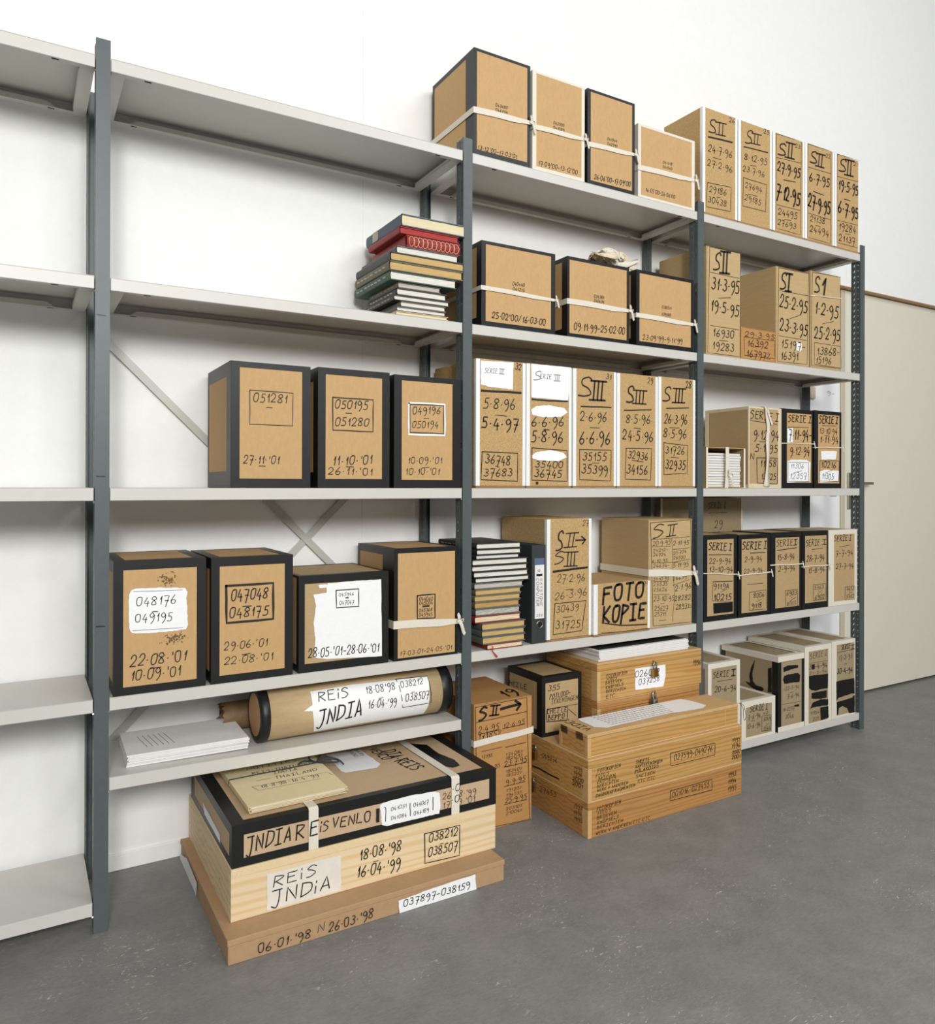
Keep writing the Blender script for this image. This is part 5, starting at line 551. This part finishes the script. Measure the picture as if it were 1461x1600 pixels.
def build_box(B):
    w,d,h=B['x1']-B['x0'],B['d'],B['z1']-B['z0']; s=B['s']
    root=empty(B['n'],((B['x0']+B['x1'])/2,B['y']+d/2,B['z0']),B['l'],B['c'],B['g'])
    wd=B.get('w') or [.02]*4; tw=B['t']; m=B['m']
    if s in('black','white','mixed'):
        done('carton',bbox(-w/2,w/2,-d/2,d/2,0,h,.0012),m,root)
        # tape
        bm=bmesh.new(); frames(bm,w,d,h,wd,tw,sides=('front','left','right','top','back'))
        done('tape_edging',bm,'black_tape' if s!='white' else ('white_tape' if m!='kraft2' and m!='kraft3' else 'cream_tape' if m=='kraft2' and w>.15 and B['t'][0]<.02 else 'white_tape'),root)
        if s=='mixed':
            e=.0012
            for z0,z1 in((0,.022),(h-.022,h+e)):
                bm=bmesh.new()
                P=[(-w/2-e,-d/2-e),(w/2+e,-d/2-e),(w/2+e,d/2+e),(-w/2-e,d/2+e)]
                for a,b in zip(P,P[1:]+P[:1]):
                    if z0>0 or a[1]<0 and b[1]<0: quad(bm,[(a[0],a[1],z0),(b[0],b[1],z0),(b[0],b[1],z1),(a[0],a[1],z1)])
                if z0==0: done('white_tape_edging',bm,'white_tape',root)
            O=[(-w/2-e,-d/2-e),(w/2+e,-d/2-e),(w/2+e,d/2+e),(-w/2-e,d/2+e)]; I=[(-w/2+.02,-d/2+.025),(w/2-.02,-d/2+.025),(w/2-.02,d/2-.02),(-w/2+.02,d/2-.02)]
            for k in range(4): quad(bm,[(*O[k],h+e),(*O[(k+1)%4],h+e),(*I[(k+1)%4],h+e),(*I[k],h+e)])
            done('white_tape_edging',bm,'white_tape',root)
    elif s=='profile':
        done('carton',bbox(-w/2+.0012,w/2-.0012,-d/2,d/2,.006,h,.0015),m,root)
        done('base_board',bbox(-w/2+.0004,w/2-.0004,-d/2-.0015,d/2,0,.0055,.001),'flute',root)
        for x0,x1 in((-w/2,-w/2+(.0145 if w<.24 else .018)),(w/2-.0115,w/2)):
            bm=bmesh.new(); box(bm,x0,x1,-d/2-.0018,-d/2-.0003,.007,h-.002)
            xx=x0 if x0<0 else x1-.0011
            box(bm,xx,xx+.0011,-d/2-.0003,-d/2+.012,.007,h-.002)
            if x0>0 and B['l'].find('number 27')<0 and 0: pass
            done('edge_strip',bm,'plastic_white',root)
    elif s=='plain':
        done('carton',bbox(-w/2+.0004,w/2-.0004,-d/2+.0012,d/2,0,h,.002,2),m,root)
        done('front_flap',bbox(-w/2+.004,w/2-.003,-d/2,-d/2+.001,.003,h-.004,.0003),m,root)
        bm=bmesh.new(); n=int(w/.006)  # corrugated edge showing along the lid seam
        for i in range(n): box(bm,-w/2+.004+i*.006,-w/2+.0072+i*.006,-d/2-.0002,-d/2+.0012,h-.0038,h-.0012)
        done('corrugated_edge',bm,'flute',root)
    else: wood_box(B,root,w,d,h)
    for key,mt,e,nm in(('u','stain',.0005,'glue_stain'),('h','hazy_white',.0009,'painted_label'),('p','paint_white',.0010,'white_patch'),('k','black_paint',.0012,'black_patch'),('i','ink',.0016,'lettering')):
        for fc,items in B[key]:
            if not items: continue
            if key=='u': items=[('b',[(cx+math.cos(q*1.26)*rr_*random.uniform(.5,1.3),cz+math.sin(q*1.26)*rr_*random.uniform(.5,1.3)) for q in range(5)]) for it in items for cx,cz,rr_ in specks(it[1])]
            groups=[[it] for it in items] if key in('h','p','k') else [items]
            for gi in groups:
                bm=bmesh.new()
                if key=='u':
                    for q,g1 in enumerate(gi): pen(bm,[g1+(0,)],faces_map(B,e+q*4e-6)[fc])
                else: pen(bm,gi,faces_map(B,e)[fc])
                o=done(nm,bm,mt,root)
                if key=='u': o['kind']='stuff'
    if 'q' in B:
        zl,zr,sw,kn=B['q']; e=.0026; bm=bmesh.new()
        P=[(-w/2-e,d/2+e,zl),(-w/2-e,-d/2-e,zl),(-w/2*.3,-d/2-e-.0004,zl*.65+zr*.35+.001),(w/2*.4,-d/2-e-.0004,zl*.3+zr*.7-.0015),(w/2+e,-d/2-e,zr),(w/2+e,d/2+e,zr)]
        if sw<.008: tube(bm,[Vector(p) for p in P]+[Vector(P[0])],sw/2,6)
        else:
            hw=[sw/2,sw/2,sw*.5,sw*.47,sw*.3 if kn else sw/2,sw/2]
            P2=P+[P[0]]; hw.append(hw[0]); cx,cy=0,0; R=[]
            for (x,y,z),q in zip(P2,hw):
                k=.0009; nx=(-1 if x<-w/2 else 1 if x>w/2 else 0)*k; ny=(-1 if y<0 else 1)*k
                R.append([bm.verts.new(v) for v in((x,y,z-q),(x+nx,y+ny,z-q),(x+nx,y+ny,z+q),(x,y,z+q))])
            for a,b in zip(R,R[1:]):
                for k in range(4): bm.faces.new((a[k],a[(k+1)%4],b[(k+1)%4],b[k]))
        done('strap' if sw>=.008 else 'string',bm,'cotton',root)
        if kn: knot(root,(w/2+.001,-d/2-.006,zr),max(sw*.72,.010) if sw>.008 else .008,'cotton')
    return root
ROOTS={B['l']:build_box(B) for B in BOXES}
# straps over the wide INDIA box
r=ROOTS["wide black-taped box lettered INDIA REIS VENLO on the pine box"]; w=.742; d=.5; h=.102
for xa in(.462,.870):
    x=xa-.262-w/2; bm=bmesh.new()
    strip(bm,[Vector((x,-d/2-.0024,.0)),Vector((x,-d/2-.0024,h*.5)),Vector((x,-d/2-.0024,h-.001)),Vector((x,-d/2+.003,h+.0026)),Vector((x-.003,0,h+.0026)),Vector((x-.004,d/2+.002,h+.0026))],.025,.0009,lambda i:Vector((0,-1,0)) if i<3 else Vector((0,0,1)))
    done('strap',bm,'cotton',r)
bm=bmesh.new(); pen(bm,[('t','E',.462-.262-.009,.036,.462-.262+.009,.037,.036,.0036)],lambda u,v:(u-w/2,-d/2-.0042,v)); pen(bm,[('t','·0',.870-.262-.011,.064,.870-.262+.012,.064,.018,.002),('t','·0',.870-.262-.013,.034,.870-.262+.010,.034,.018,.002)],lambda u,v:(u-w/2,-d/2-.0042,v)); done('lettering',bm,'ink',r)
r=ROOTS["wide cream-taped box marked SERIE I 9·1·94 with a white ribbon down its front"]; bm=bmesh.new(); Y0=-.115-.0035
pts=smoothpath([(.0,Y0+.02,.334),(.0,Y0,.331),(.004,Y0-.002,.30),(.012,Y0-.003,.25),(.008,Y0-.002,.20),(.010,Y0-.003,.13),(.006,Y0-.002,.06),(.004,Y0,.006)],4)
strip(bm,pts,lambda i:.024 if i<6 else (.014+abs(i-13)*.0014),.0012,lambda i:Vector((.3*math.sin(i*.35),-1,.0)).normalized() if i>3 else Vector((0,-.6,.8))); done('ribbon',bm,'cotton',r,smooth=True)
bm=bmesh.new(); strip(bm,smoothpath([(.006,Y0-.004,.322),(.018,Y0-.005,.29),(.034,Y0-.004,.262)],4),.012,.001,lambda i:Vector((.2,-1,0)).normalized()); done('ribbon_tail',bm,'cotton',r)
# small stamp lines on the white label of the INDIA box
r=ROOTS["wide black-taped box lettered INDIA REIS VENLO on the pine box"]; bm=bmesh.new()
pen(bm,[('t','044060',.035,.20,.035,.14,.012,.0012),('t','044189',.055,.20,.055,.14,.012,.0012)],lambda u,v:(u+.02,v-.10,.102+.0024)); done('lettering',bm,'ink',r)
# ------------------------------------------------------------------ books
def build_book(b):
    x0,x1,y,d,z0,z1,cv,pg,label,k,grp=b
    w=x1-x0; h=z1-z0; t=min(.0028,h*.14); thin=h<.012
    rz=random.uniform(-.012,.012) if grp[0]=='n' else 0
    root=empty('book',((x0+x1)/2,y+d/2,z0),label,'book',grp,rz)
    bm=bmesh.new(); box(bm,-w/2,w/2,-d/2,d/2,0,t); box(bm,-w/2,w/2,-d/2,d/2,h-t,h)
    # rounded spine on the left
    R=[];n=6
    for i in range(n+1):
        a=PI*i/n-PI/2; R.append([bm.verts.new((-w/2-math.cos(a)*min(.004,h*.2),yy,h/2+math.sin(a)*h/2)) for yy in(-d/2,d/2)])
    for a,b_ in zip(R,R[1:]): bm.faces.new((a[0],a[1],b_[1],b_[0]))
    R=[];
    for i in range(n+1):
        a=PI*i/n-PI/2; R.append([bm.verts.new((-w/2+.0022-math.cos(a)*min(.003,h*.2),yy,h/2+math.sin(a)*(h/2-t*.5))) for yy in(-d/2,d/2)])
    for a,b_ in zip(R,R[1:]): bm.faces.new((a[0],a[1],b_[1],b_[0]))
    done('cover',bm,'cover_'+cv,root)
    bm=bmesh.new()
    # page block with a slightly wavy front so single signatures show
    nx=10; nz=4; pd=d/2-.004
    if cv=='redspiral': pd=d/2
    V=[[bm.verts.new((-w/2+.0008+(w-.004)*i/nx,-pd+(random.uniform(-.0007,.0007) if cv!='redspiral' else -math.sin(PI*j/nz)*.006),t*.9+(h-1.8*t)*j/nz)) for i in range(nx+1)] for j in range(nz+1)]
    Bk=[[bm.verts.new((-w/2+.0008+(w-.004)*i/nx,d/2-.004,t*.9+(h-1.8*t)*j/nz)) for i in(0,nx)] for j in(0,nz)]
    for j in range(nz):
        for i in range(nx): bm.faces.new((V[j][i],V[j][i+1],V[j+1][i+1],V[j+1][i]))
    bm.faces.new([V[j][nx] for j in range(nz+1)]+[Bk[1][1],Bk[0][1]]); bm.faces.new([V[j][0] for j in range(nz,-1,-1)]+[Bk[0][0],Bk[1][0]])
    bm.faces.new(V[nz]+[Bk[1][1],Bk[1][0]]); bm.faces.new(V[0][::-1]+[Bk[0][0],Bk[0][1]]); bm.faces.new((Bk[0][0],Bk[1][0],Bk[1][1],Bk[0][1]))
    done('pages',bm,'pages_'+pg if cv!='redspiral' else 'cover_redspiral',root)
    if k.get('rings'):
        bm=bmesh.new(); n=11
        for i in range(n):
            cx=-w/2+.016+(w-.032)*i/(n-1)
            P=[Vector((cx+math.cos(a)*.009,-d/2-.0072+abs(math.sin(a))*.0062,h/2+math.sin(a)*h*.42)) for a in[2*PI*q/14 for q in range(14)]]
            tube(bm,P,.0007,5,closed=True)
        done('ring_pattern',bm,'pages_cream',root)
    if k.get('spine'):
        bm=bmesh.new(); xs=-w/2-min(.004,h*.2)-.0006
        pen(bm,[('t',random.choice(['~-~~ ~~~','~~ ~-~~~ ~','-~~~~ ~~','~~~-~ ~~~']),.02,h*.25,d-.03,h*.25,h*.5,h*.09)],lambda u,v:(xs,d/2-u,v)); done('spine_writing',bm,'pale_ink',root)
    if k.get('tag'):
        bm=bmesh.new(); xs=-w/2-.0046
        quad(bm,[(xs,d/2-.055,h*.06),(xs,d/2-.10,h*.06),(xs,d/2-.10,h*.94),(xs,d/2-.055,h*.94)]); done('spine_label',bm,'pages_grey',root)
    return root
for b in BOOKS: build_book(b)
# red ribbon marker hanging from the lowest book of the tall stack
bm=bmesh.new(); P=smoothpath([(1.130,.03,.587),(1.128,-.006,.586),(1.124,-.009,.577),(1.131,-.0045,.566),(1.139,-.0045,.557),(1.146,-.0045,.549)],4)
strip(bm,P,lambda i:.003 if i<15 else .0055,.0008,lambda i:Vector((0,-1,.15)).normalized())
for o in COL.objects:
    if o.get('label','').startswith('thin red book with a ribbon'):
        m_=o.matrix_basis.copy(); rr=o.rotation_euler.z
        bmesh.ops.translate(bm,verts=bm.verts,vec=-o.location); bmesh.ops.rotate(bm,verts=bm.verts,cent=(0,0,0),matrix=Matrix.Rotation(-rr,3,'Z')); done('ribbon_marker',bm,'ribbon_red',o)
# ------------------------------------------------------------------ ring binder
x0,x1,z0,z1,d=1.2875,1.3425,.5755,.904,.285; w=x1-x0; h=z1-z0
rb=empty('ring_binder',((x0+x1)/2,.004+d/2,z0),"dark grey ring binder with white spine label between books and chipboard box",'binder')
done('cover',bbox(-w/2,-w/2+.0025,-d/2+.003,d/2,0,h,.0008),'binder',rb); done('cover',bbox(w/2-.0025,w/2,-d/2+.003,d/2,0,h,.0008),'binder',rb)
done('spine',bbox(-w/2,w/2,-d/2,-d/2+.0026,0,h,.001),'binder',rb); done('pages',bbox(-w/2+.004,w/2-.004,-d/2+.02,d/2-.01,.005,h-.012,0),'pages_white',rb)
lb=done('spine_label',bbox(-w/2+.0105,w/2-.0065,-d/2-.0012,-d/2-.0003,.082,.284,.0002),'paper',rb)
done('label_header',bbox(-w/2+.0107,w/2-.0067,-d/2-.0018,-d/2-.0011,.262,.284,.0002),'blue_label',rb)
bm=bmesh.new(); f3=lambda u,v:(u,-d/2-.0017,v)
def vert(bm,s,x,zt,zb,hh):   # text running downwards
    pen(bm,[('t',s,0,0,zt-zb,0,hh,hh*.12)],lambda u,v:(x+v,-d/2-.0017,zt-u))
vert(bm,'KAYSTONE',.004,.215,.125,.009); vert(bm,'COMPUTER',-.011,.217,.125,.010)
pen(bm,[('t','12',-.007,.238,.003,.238,.008,.0012),('t','III',-.011,.09,.014,.09,.007,.001)],f3); pen(bm,[('b',[(-.011,.216+.008),(.013,.216+.008),(.013,.232),(-.011,.232)])],f3)
done('lettering',bm,'ink',lb)
bm=bmesh.new(); P=[Vector((.002+math.cos(a)*.0115,-d/2-.0015,.062+math.sin(a)*.0115)) for a in[2*PI*q/24 for q in range(24)]]; tube(bm,P,.0018,6,closed=True); o=done('finger_ring',bm,'steel',rb,smooth=True)
bm=bmesh.new(); bmesh.ops.create_circle(bm,cap_ends=True,radius=.0102,segments=24,matrix=Matrix.Translation((.002,-d/2-.0006,.062))@Matrix.Rotation(PI/2,4,'X')); done('finger_hole',bm,'gap_shade',o)
# ------------------------------------------------------------------ rolls on the low shelf
def cyl(bm,xa,xb,cy,cz,r,seg=48,cap=True,ins=0,wob=0):
    R=[]
    for x in(xa,xb): R.append([bm.verts.new((x,cy+math.cos(2*PI*k/seg)*r,cz+math.sin(2*PI*k/seg)*r*(1+wob*math.sin(k*.9)))) for k in range(seg)])
    for k in range(seg): bm.faces.new((R[0][k],R[0][(k+1)%seg],R[1][(k+1)%seg],R[1][k])).smooth=True
    if cap: bm.faces.new(R[0]); bm.faces.new(R[1])
TY,TZ,TR=.098,.4513,.0765
xa,xb=.398,1.0
tb=empty('mailing_tube',(.70,TY,.3738),"thick cardboard mailing tube with black taped ends and REIS INDIA written on white",'tube')
sub=lambda bm,o: bmesh.ops.translate(bm,verts=bm.verts,vec=-Vector(o.location))
bm=bmesh.new(); cyl(bm,xa+.004,xb-.004,TY,TZ,TR); sub(bm,tb); done('roll',bm,'tube_paper',tb)
for a,b in((xa,.424),(.962,xb)):
    bm=bmesh.new(); seg=48; prof=[(a,TR-.018),(a,TR-.004),(a+.002,TR+.0012),(b-.001,TR+.0012),(b,TR+.0002)] if a==xa else [(b,TR-.018),(b,TR-.004),(b-.002,TR+.0012),(a+.001,TR+.0012),(a,TR+.0002)]
    R=[[bm.verts.new((x,TY+math.cos(2*PI*k/seg)*r_*(1+.004*math.sin(k*2.3)),TZ+math.sin(2*PI*k/seg)*r_)) for k in range(seg)] for x,r_ in prof]
    for p_,q_ in zip(R,R[1:]):
        for k in range(seg): bm.faces.new((p_[k],p_[(k+1)%seg],q_[(k+1)%seg],q_[k])).smooth=True
    sub(bm,tb); done('end_tape',bm,'black_tape',tb)
    bm=bmesh.new(); cyl(bm,(xa-.0005 if a==xa else xb-.004),(xa+.004 if a==xa else xb+.0005),TY,TZ,TR-.017); sub(bm,tb); done('end_cap',bm,'cap_brown',tb)
def onroll(e):
    def f(u,s):
        a=s/TR; return (u-.70,-math.cos(a)*(TR+e),TZ-.3738+math.sin(a)*(TR+e))
    return f
bm=bmesh.new(); f=bm.faces.new([bm.verts.new((p[0],p[1],0)) for p in TUBE_PATCH]); bmesh.ops.triangulate(bm,faces=[f])
ys=[p[1] for p in TUBE_PATCH]
for k in range(1,22):
    y_=min(ys)+(max(ys)-min(ys))*k/22; bmesh.ops.bisect_plane(bm,geom=list(bm.verts)+list(bm.edges)+list(bm.faces),plane_co=(0,y_,0),plane_no=(0,1,0))
g=onroll(.0009)
for v in bm.verts: v.co=Vector(g(v.co.x,v.co.y))
done('white_patch',bm,'paint_white',tb)
bm=bmesh.new(); pen(bm,TUBE_INK,onroll(.0022)); done('lettering',bm,'ink',tb)
bm=bmesh.new(); seg=36; R=[]
for i,x in enumerate((.338,.342,.36,.5,.9)):
    R.append([bm.verts.new((x+(random.uniform(-.007,.007) if i==0 else 0),.243+math.cos(2*PI*k/seg)*.0415,.4162+math.sin(2*PI*k/seg)*.0415)) for k in range(seg)])
for p_,q_ in zip(R,R[1:]):
    for k in range(seg): bm.faces.new((p_[k],p_[(k+1)%seg],q_[(k+1)%seg],q_[k])).smooth=True
r2=empty('paper_roll',(.62,.243,.3745),"thinner worn brown paper roll lying behind the mailing tube",'roll')
sub(bm,r2); done('outer_sheet',bm,'old_roll',r2)
bm=bmesh.new(); cyl(bm,.35,.9,.243,.4162,.033); sub(bm,r2); done('inner_core',bm,'flute',r2)
# ------------------------------------------------------------------ booklets
def booklet(cx,cy,w,d,z,t,rz,label,group,top='paper',lift=None,name='booklet'):
    root=empty(name,(cx,cy,z),label,'booklet',group,rz)
    bm=bmesh.new(); n=8
    def zz(x): return (lift or 0)*max(0,(x/w+.5)-.72)**2*12
    rows=[[ [bm.verts.new((-w/2+w*i/n+random.uniform(-.0006,.0006),yy,zz(-w/2+w*i/n)+q)) for i in range(n+1)] for yy in(-d/2,d/2)] for q in(0,t)]
    for q in(0,1):
        for i in range(n): bm.faces.new((rows[q][0][i],rows[q][0][i+1],rows[q][1][i+1],rows[q][1][i]))
    for s in(0,1):
        for i in range(n): bm.faces.new((rows[0][s][i],rows[0][s][i+1],rows[1][s][i+1],rows[1][s][i]))
    for i in(0,n): bm.faces.new((rows[0][0][i],rows[0][1][i],rows[1][1][i],rows[1][0][i]))
    done('sheets',bm,top,root); return root
z=.3772; nB=7
for i in range(nB):
    last=i==nB-1
    t=.0046
    zt=z+.011*0
    rt=booklet(.2185+random.uniform(-.002,.002),.152+random.uniform(-.003,.003),.305,.21,z,t-.0004,-.02+random.uniform(-.01,.01),
      "topmost white booklet printed with short lines, left end of the low shelf" if last else "white booklet in the pile left of the mailing tube","white booklets piled on the low shelf",lift=.0)
    z+=t
    if last:
        bm=bmesh.new()
        for k in range(6): pen(bm,[('t','~'*9,-.115+k*.0135,.045,-.10+k*.0135,-.055,.0028,.0011)],lambda u,v:(u,v,t+.0002))
        done('printed_lines',bm,'ink',rt)
z=.49
for i in range(6):
    last=i==5; t=.0062
    rt=booklet(1.77+random.uniform(-.004,.004),.095+random.uniform(-.004,.004),.43,.23,z,t-.0005,-.004+random.uniform(-.008,.008),
      "topmost magazine with a dark glossy cover under the shelf" if last else "thick white magazine stacked on the upper wooden crate","magazines stacked on the upper crate",lift=.0)
    z+=t
    if last: done('dark_cover',bbox(-.205,.212,-.10,.11,t,t+.0005,.0),'cover_dark',rt)
# ------------------------------------------------------------------ small open carton with papers
oc=empty('open_carton',(2.223,.13,1.0955),"small front-open carton packed with papers, beside the post at eye level",'box')
w,d,h=.222,.24,.157
for nm,a in(('side_panel',(-w/2,-w/2+.004,-d/2,d/2,0,h)),('side_panel',(w/2-.004,w/2,-d/2,d/2,0,h)),('back_panel',(-w/2+.0045,w/2-.0045,d/2-.004,d/2,0,h)),('bottom_panel',(-w/2+.0045,w/2-.0045,-d/2,d/2-.0045,0,.003)),('lid_panel',(-w/2,w/2,-d/2,d/2,h+.0005,h+.004))): done(nm,bbox(*a,.0008),'kraft2',oc)
for x in(-w/2-.001,w/2-.009): done('tape_edging',bbox(x,x+.010,-d/2-.0012,-d/2-.0002,.0,h+.002,.0003),'white_tape',oc)
bm=bmesh.new(); strip(bm,[Vector((-.003,-d/2-.004,-.0)),Vector((0,-d/2-.006,h*.3)),Vector((.002,-d/2-.005,h*.6)),Vector((.002,-d/2-.004,h+.005)),Vector((.002,-.05,h+.006))],.019,.001,lambda i:Vector((0,-1,0)) if i<4 else Vector((0,0,1))); done('strap',bm,'cotton',oc)
knot(oc,(.006,-d/2-.012,h*.32),.017,'cotton')
z=1.0992
for i in range(13):
    t=.0104; ww=.1985-random.uniform(0,.012)
    o=done('paper_bundle',bbox(-ww/2,ww/2,-.105,.105,0,t-.0012,.001),'paper' if i%3 else 'pages_white',loc=(2.223+random.uniform(-.003,.003),.126+random.uniform(-.002,.002),z))
    tag(o,"folded white paper bundle packed in the small open carton",'paper',"paper bundles in the open carton"); z+=t
# board-like carton standing behind the fourth shelf row
fb=empty('flat_carton',(2.365,.276,.5755),"tall flat carton with SERIE I writing leaning at the rear of the fourth shelf",'box')
w,h=.50,.475
done('carton',bbox(-w/2,w/2,-.014,.014,0,h,.001),'kraft3',fb)
for x in(-w/2-.0006,w/2-.010): done('tape_edging',bbox(x,x+.0106,-.0152,-.0142,0,h,.0002),'white_tape',fb)
bm=bmesh.new(); pen(bm,[('t','SERIE I',.03,.43,.14,.43,.026,.002),('p',[(.035,.41),(.15,.41)],.002),('t','29',.07,.345,.115,.345,.032,.002),('t','9',.08,.30,.105,.30,.028,.002),('t','94',.065,.245,.115,.245,.032,.002)],lambda u,v:(u,-.0156,v)); done('lettering',bm,'ink',fb)
# ------------------------------------------------------------------ heap of cotton tape on the second shelf boxes
hz=1.8925
hp=empty('cotton_tape_heap',(1.69,.07,hz),"crumpled heap of loose cotton tape on top of the tied boxes",'tape')
for j in range(9):
    bm=bmesh.new(); pts=[]
    cx=random.uniform(-.05,.05); cy=random.uniform(-.05,.02)
    a0=random.uniform(0,6)
    for i in range(7):
        a=a0+i*1.15; r_=random.uniform(.012,.045); pts.append((cx+math.cos(a)*r_*1.5,cy+math.sin(a)*r_,.006+abs(math.sin(i*1.3+j))*(.026 if j<6 else .034)))
    strip(bm,smoothpath(pts,4),.014,.0008,lambda i:Vector((math.sin(i*.7+j)*.5,-.6,math.cos(i*.5+j)*.6+.5)).normalized()); 
    for v in bm.verts: v.co.z=max(v.co.z,.0008)
    done('tape_loop',bm,'rag' if j%2 else 'cotton',hp,smooth=True)
hp.scale=(1.35,1.0,1.5)
dc=empty('dark_cord',(1.905,.06,hz),"short loop of dark cord on the third tied box",'cord')
bm=bmesh.new(); tube(bm,smoothpath([(-.05,.0,.0035),(-.03,.01,.012),(-.005,.0,.017),(.02,-.01,.010),(.045,-.02,.0035),(.06,-.01,.0035)],4),.003,6); done('cord',bm,'string_dark',dc,smooth=True)
# ------------------------------------------------------------------ folder with dark string on the INDIA box
fz=.2905
def folder(x0,x1,y0,y1,z,t,label,rz,m='folder'):
    root=empty('document_folder',((x0+x1)/2,(y0+y1)/2,z),label,'folder','buff folders on the INDIA box',rz)
    w,d=x1-x0,y1-y0
    done('back_cover',bbox(-w/2,w/2,-d/2,d/2,0,.0012,0),m,root); done('papers',bbox(-w/2+.006,w/2-.008,-d/2+.006,d/2-.006,.0014,t-.0014,0),'pages_white',root)
    done('front_cover',bbox(-w/2,w/2-.002,-d/2,d/2,t-.0012,t,0),m,root)
    done('spine_fold',bbox(-w/2-.0012,-w/2-.0001,-d/2,d/2,0,t,0),m,root)
    return root
folder(.313,.566,-.182,.15,fz,.0085,"lower buff folder under the string-tied folder",.01)
ft=folder(.311,.570,-.187,.15,fz+.0087,.0085,"upper buff folder lettered THAILAND and tied with dark string",0.0)
bm=bmesh.new(); X=lambda u,v:(u-.1295,v-.1685,.0089)
pen(bm,[('t','REIS-THAILAND',.065,.215,.225,.215,.017,.0016),('t','INDIA',.115,.188,.18,.188,.017,.0016),('t','—',.06,.158,.10,.158,.012,.0016),('t','THAILAND',.11,.152,.225,.152,.018,.0017),
 ('t',"18·8'98-16·4·'99",.06,.108,.215,.108,.018,.0015),('p',[(.04,.128),(.245,.128),(.252,.10)],.0012),('p',[(.04,.128),(.05,.095),(.215,.092)],.0012),('t','NOTITIES',.06,.255,.20,.255,.016,.0016)],X); done('lettering',bm,'ink',ft)
bm=bmesh.new(); tube(bm,[Vector((-.131,.035,.0)),Vector((-.131,.035,.0105)),Vector((0,.037,.011)),Vector((.128,.039,.011)),Vector((.1305,.039,.0))],.0016,6)
cx,cy=.115,.041
for pts in([(0,0,.012),(.02,.035,.022),(-.005,.055,.02),(-.012,.02,.013),(0,0,.012)],[(0,0,.012),(.045,-.005,.014),(.055,-.03,.0125),(.02,-.02,.013),(0,0,.012)],[(0,0,.012),(.03,.012,.016),(.06,-.004,.010),(.075,-.016,-.004)],[(0,0,.012),(-.03,.02,.014),(-.05,.012,.0115)]):
    tube(bm,smoothpath([(cx+a,cy+b,c) for a,b,c in pts],4),.0026,6)
done('tie_string',bm,'string_dark',ft,smooth=True)
# ------------------------------------------------------------------ padlocks and hasps
def padlock(loc,rz,label,tilt=0,body='brass',s=1.0,closed=True):
    root=empty('padlock',loc,label,'padlock',None,rz); root.rotation_euler=(0,tilt,rz)
    done('lock_body',bbox(-.012*s,.012*s,-.006*s,.006*s,-.026*s,0,.002,2),body,root)
    bm=bmesh.new(); P=[Vector((math.cos(a)*.0085*s,0,.011*s+math.sin(a)*.0085*s)) for a in[PI*q/12 for q in range(13)]]
    tube(bm,[Vector((.0085*s,0,-.002))]+P+[Vector((-.0085*s,0,-.002 if closed else .004))],.0024*s,8); done('shackle',bm,'steel',root,smooth=True); return root
def hasp(parent_label,loc,axis):
    r=ROOTS[parent_label]; bm=bmesh.new(); P=[]
    for q in range(13):
        a=PI*q/12; P.append(Vector((0,math.cos(a)*.008,math.sin(a)*.0)) if 0 else Vector((0,-math.sin(a)*.010,math.cos(a)*.009)))
    if axis=='x': P=[Vector((p.y,p.z*0+0,p.z)) for p in P]
    bmesh.ops.translate(bm,verts=bm.verts,vec=(0,0,0)); tube(bm,P,.0018,8); done('hasp_staple',bm,'steel',r,Vector(loc)-r.location if 0 else tuple(Vector(loc)-Vector(r.location)),smooth=True)
G5="pine crate with a white 026012 label under the white magazines"; U2="long pine crate marked 1995 to 2001, stacked on the floor crate"; L2="lower pine crate on the floor marked 1993, boxed number 001016"; G6="dark pine crate at the rear under the padlocked crate"
hasp(G5,(1.787,-.0405,.462),'y'); hasp(U2,(1.3445,.055,.205),'x'); hasp(L2,(1.3445,.066,.09),'x'); hasp(G6,(1.787,-.0355,.335),'y')
padlock((1.787,-.052,.4445),.25,"brass padlock hanging over the white 026012 label",s=1.15)
padlock((1.3325,.055,.196),PI/2+.1,"brass padlock on the left end of the upper floor crate",s=1.0)
padlock((1.3325,.066,.08),PI/2+.3,"steel padlock on the left end of the lowest crate",s=.9,body='steel')
padlock((1.787,-.0475,.336),.3,"open steel padlock on the dark rear crate, half behind the video box",s=1.25,body='steel',closed=False)
# thin dark wire loop by the low SERIE I box
bm=bmesh.new(); tube(bm,smoothpath([(2.040,-.212,.322),(2.050,-.224,.318),(2.056,-.227,.30),(2.062,-.227,.275),(2.054,-.227,.262),(2.048,-.227,.28),(2.048,-.226,.305),(2.044,-.216,.3205)],4),.0009,5)
r=ROOTS["long slim wooden box lettered VIDEO lying across the front crates"]; bmesh.ops.translate(bm,verts=bm.verts,vec=-Vector(r.location)); done('pull_string',bm,'string_dark',r)
# double loop of tape on the corner: ties for the small end box on the second shelf stay simple
for o in list(COL.objects):
    if o.type=='MESH' and o.parent is None and 'kind' not in o and 'label' not in o: print('UNTAGGED',o.name)
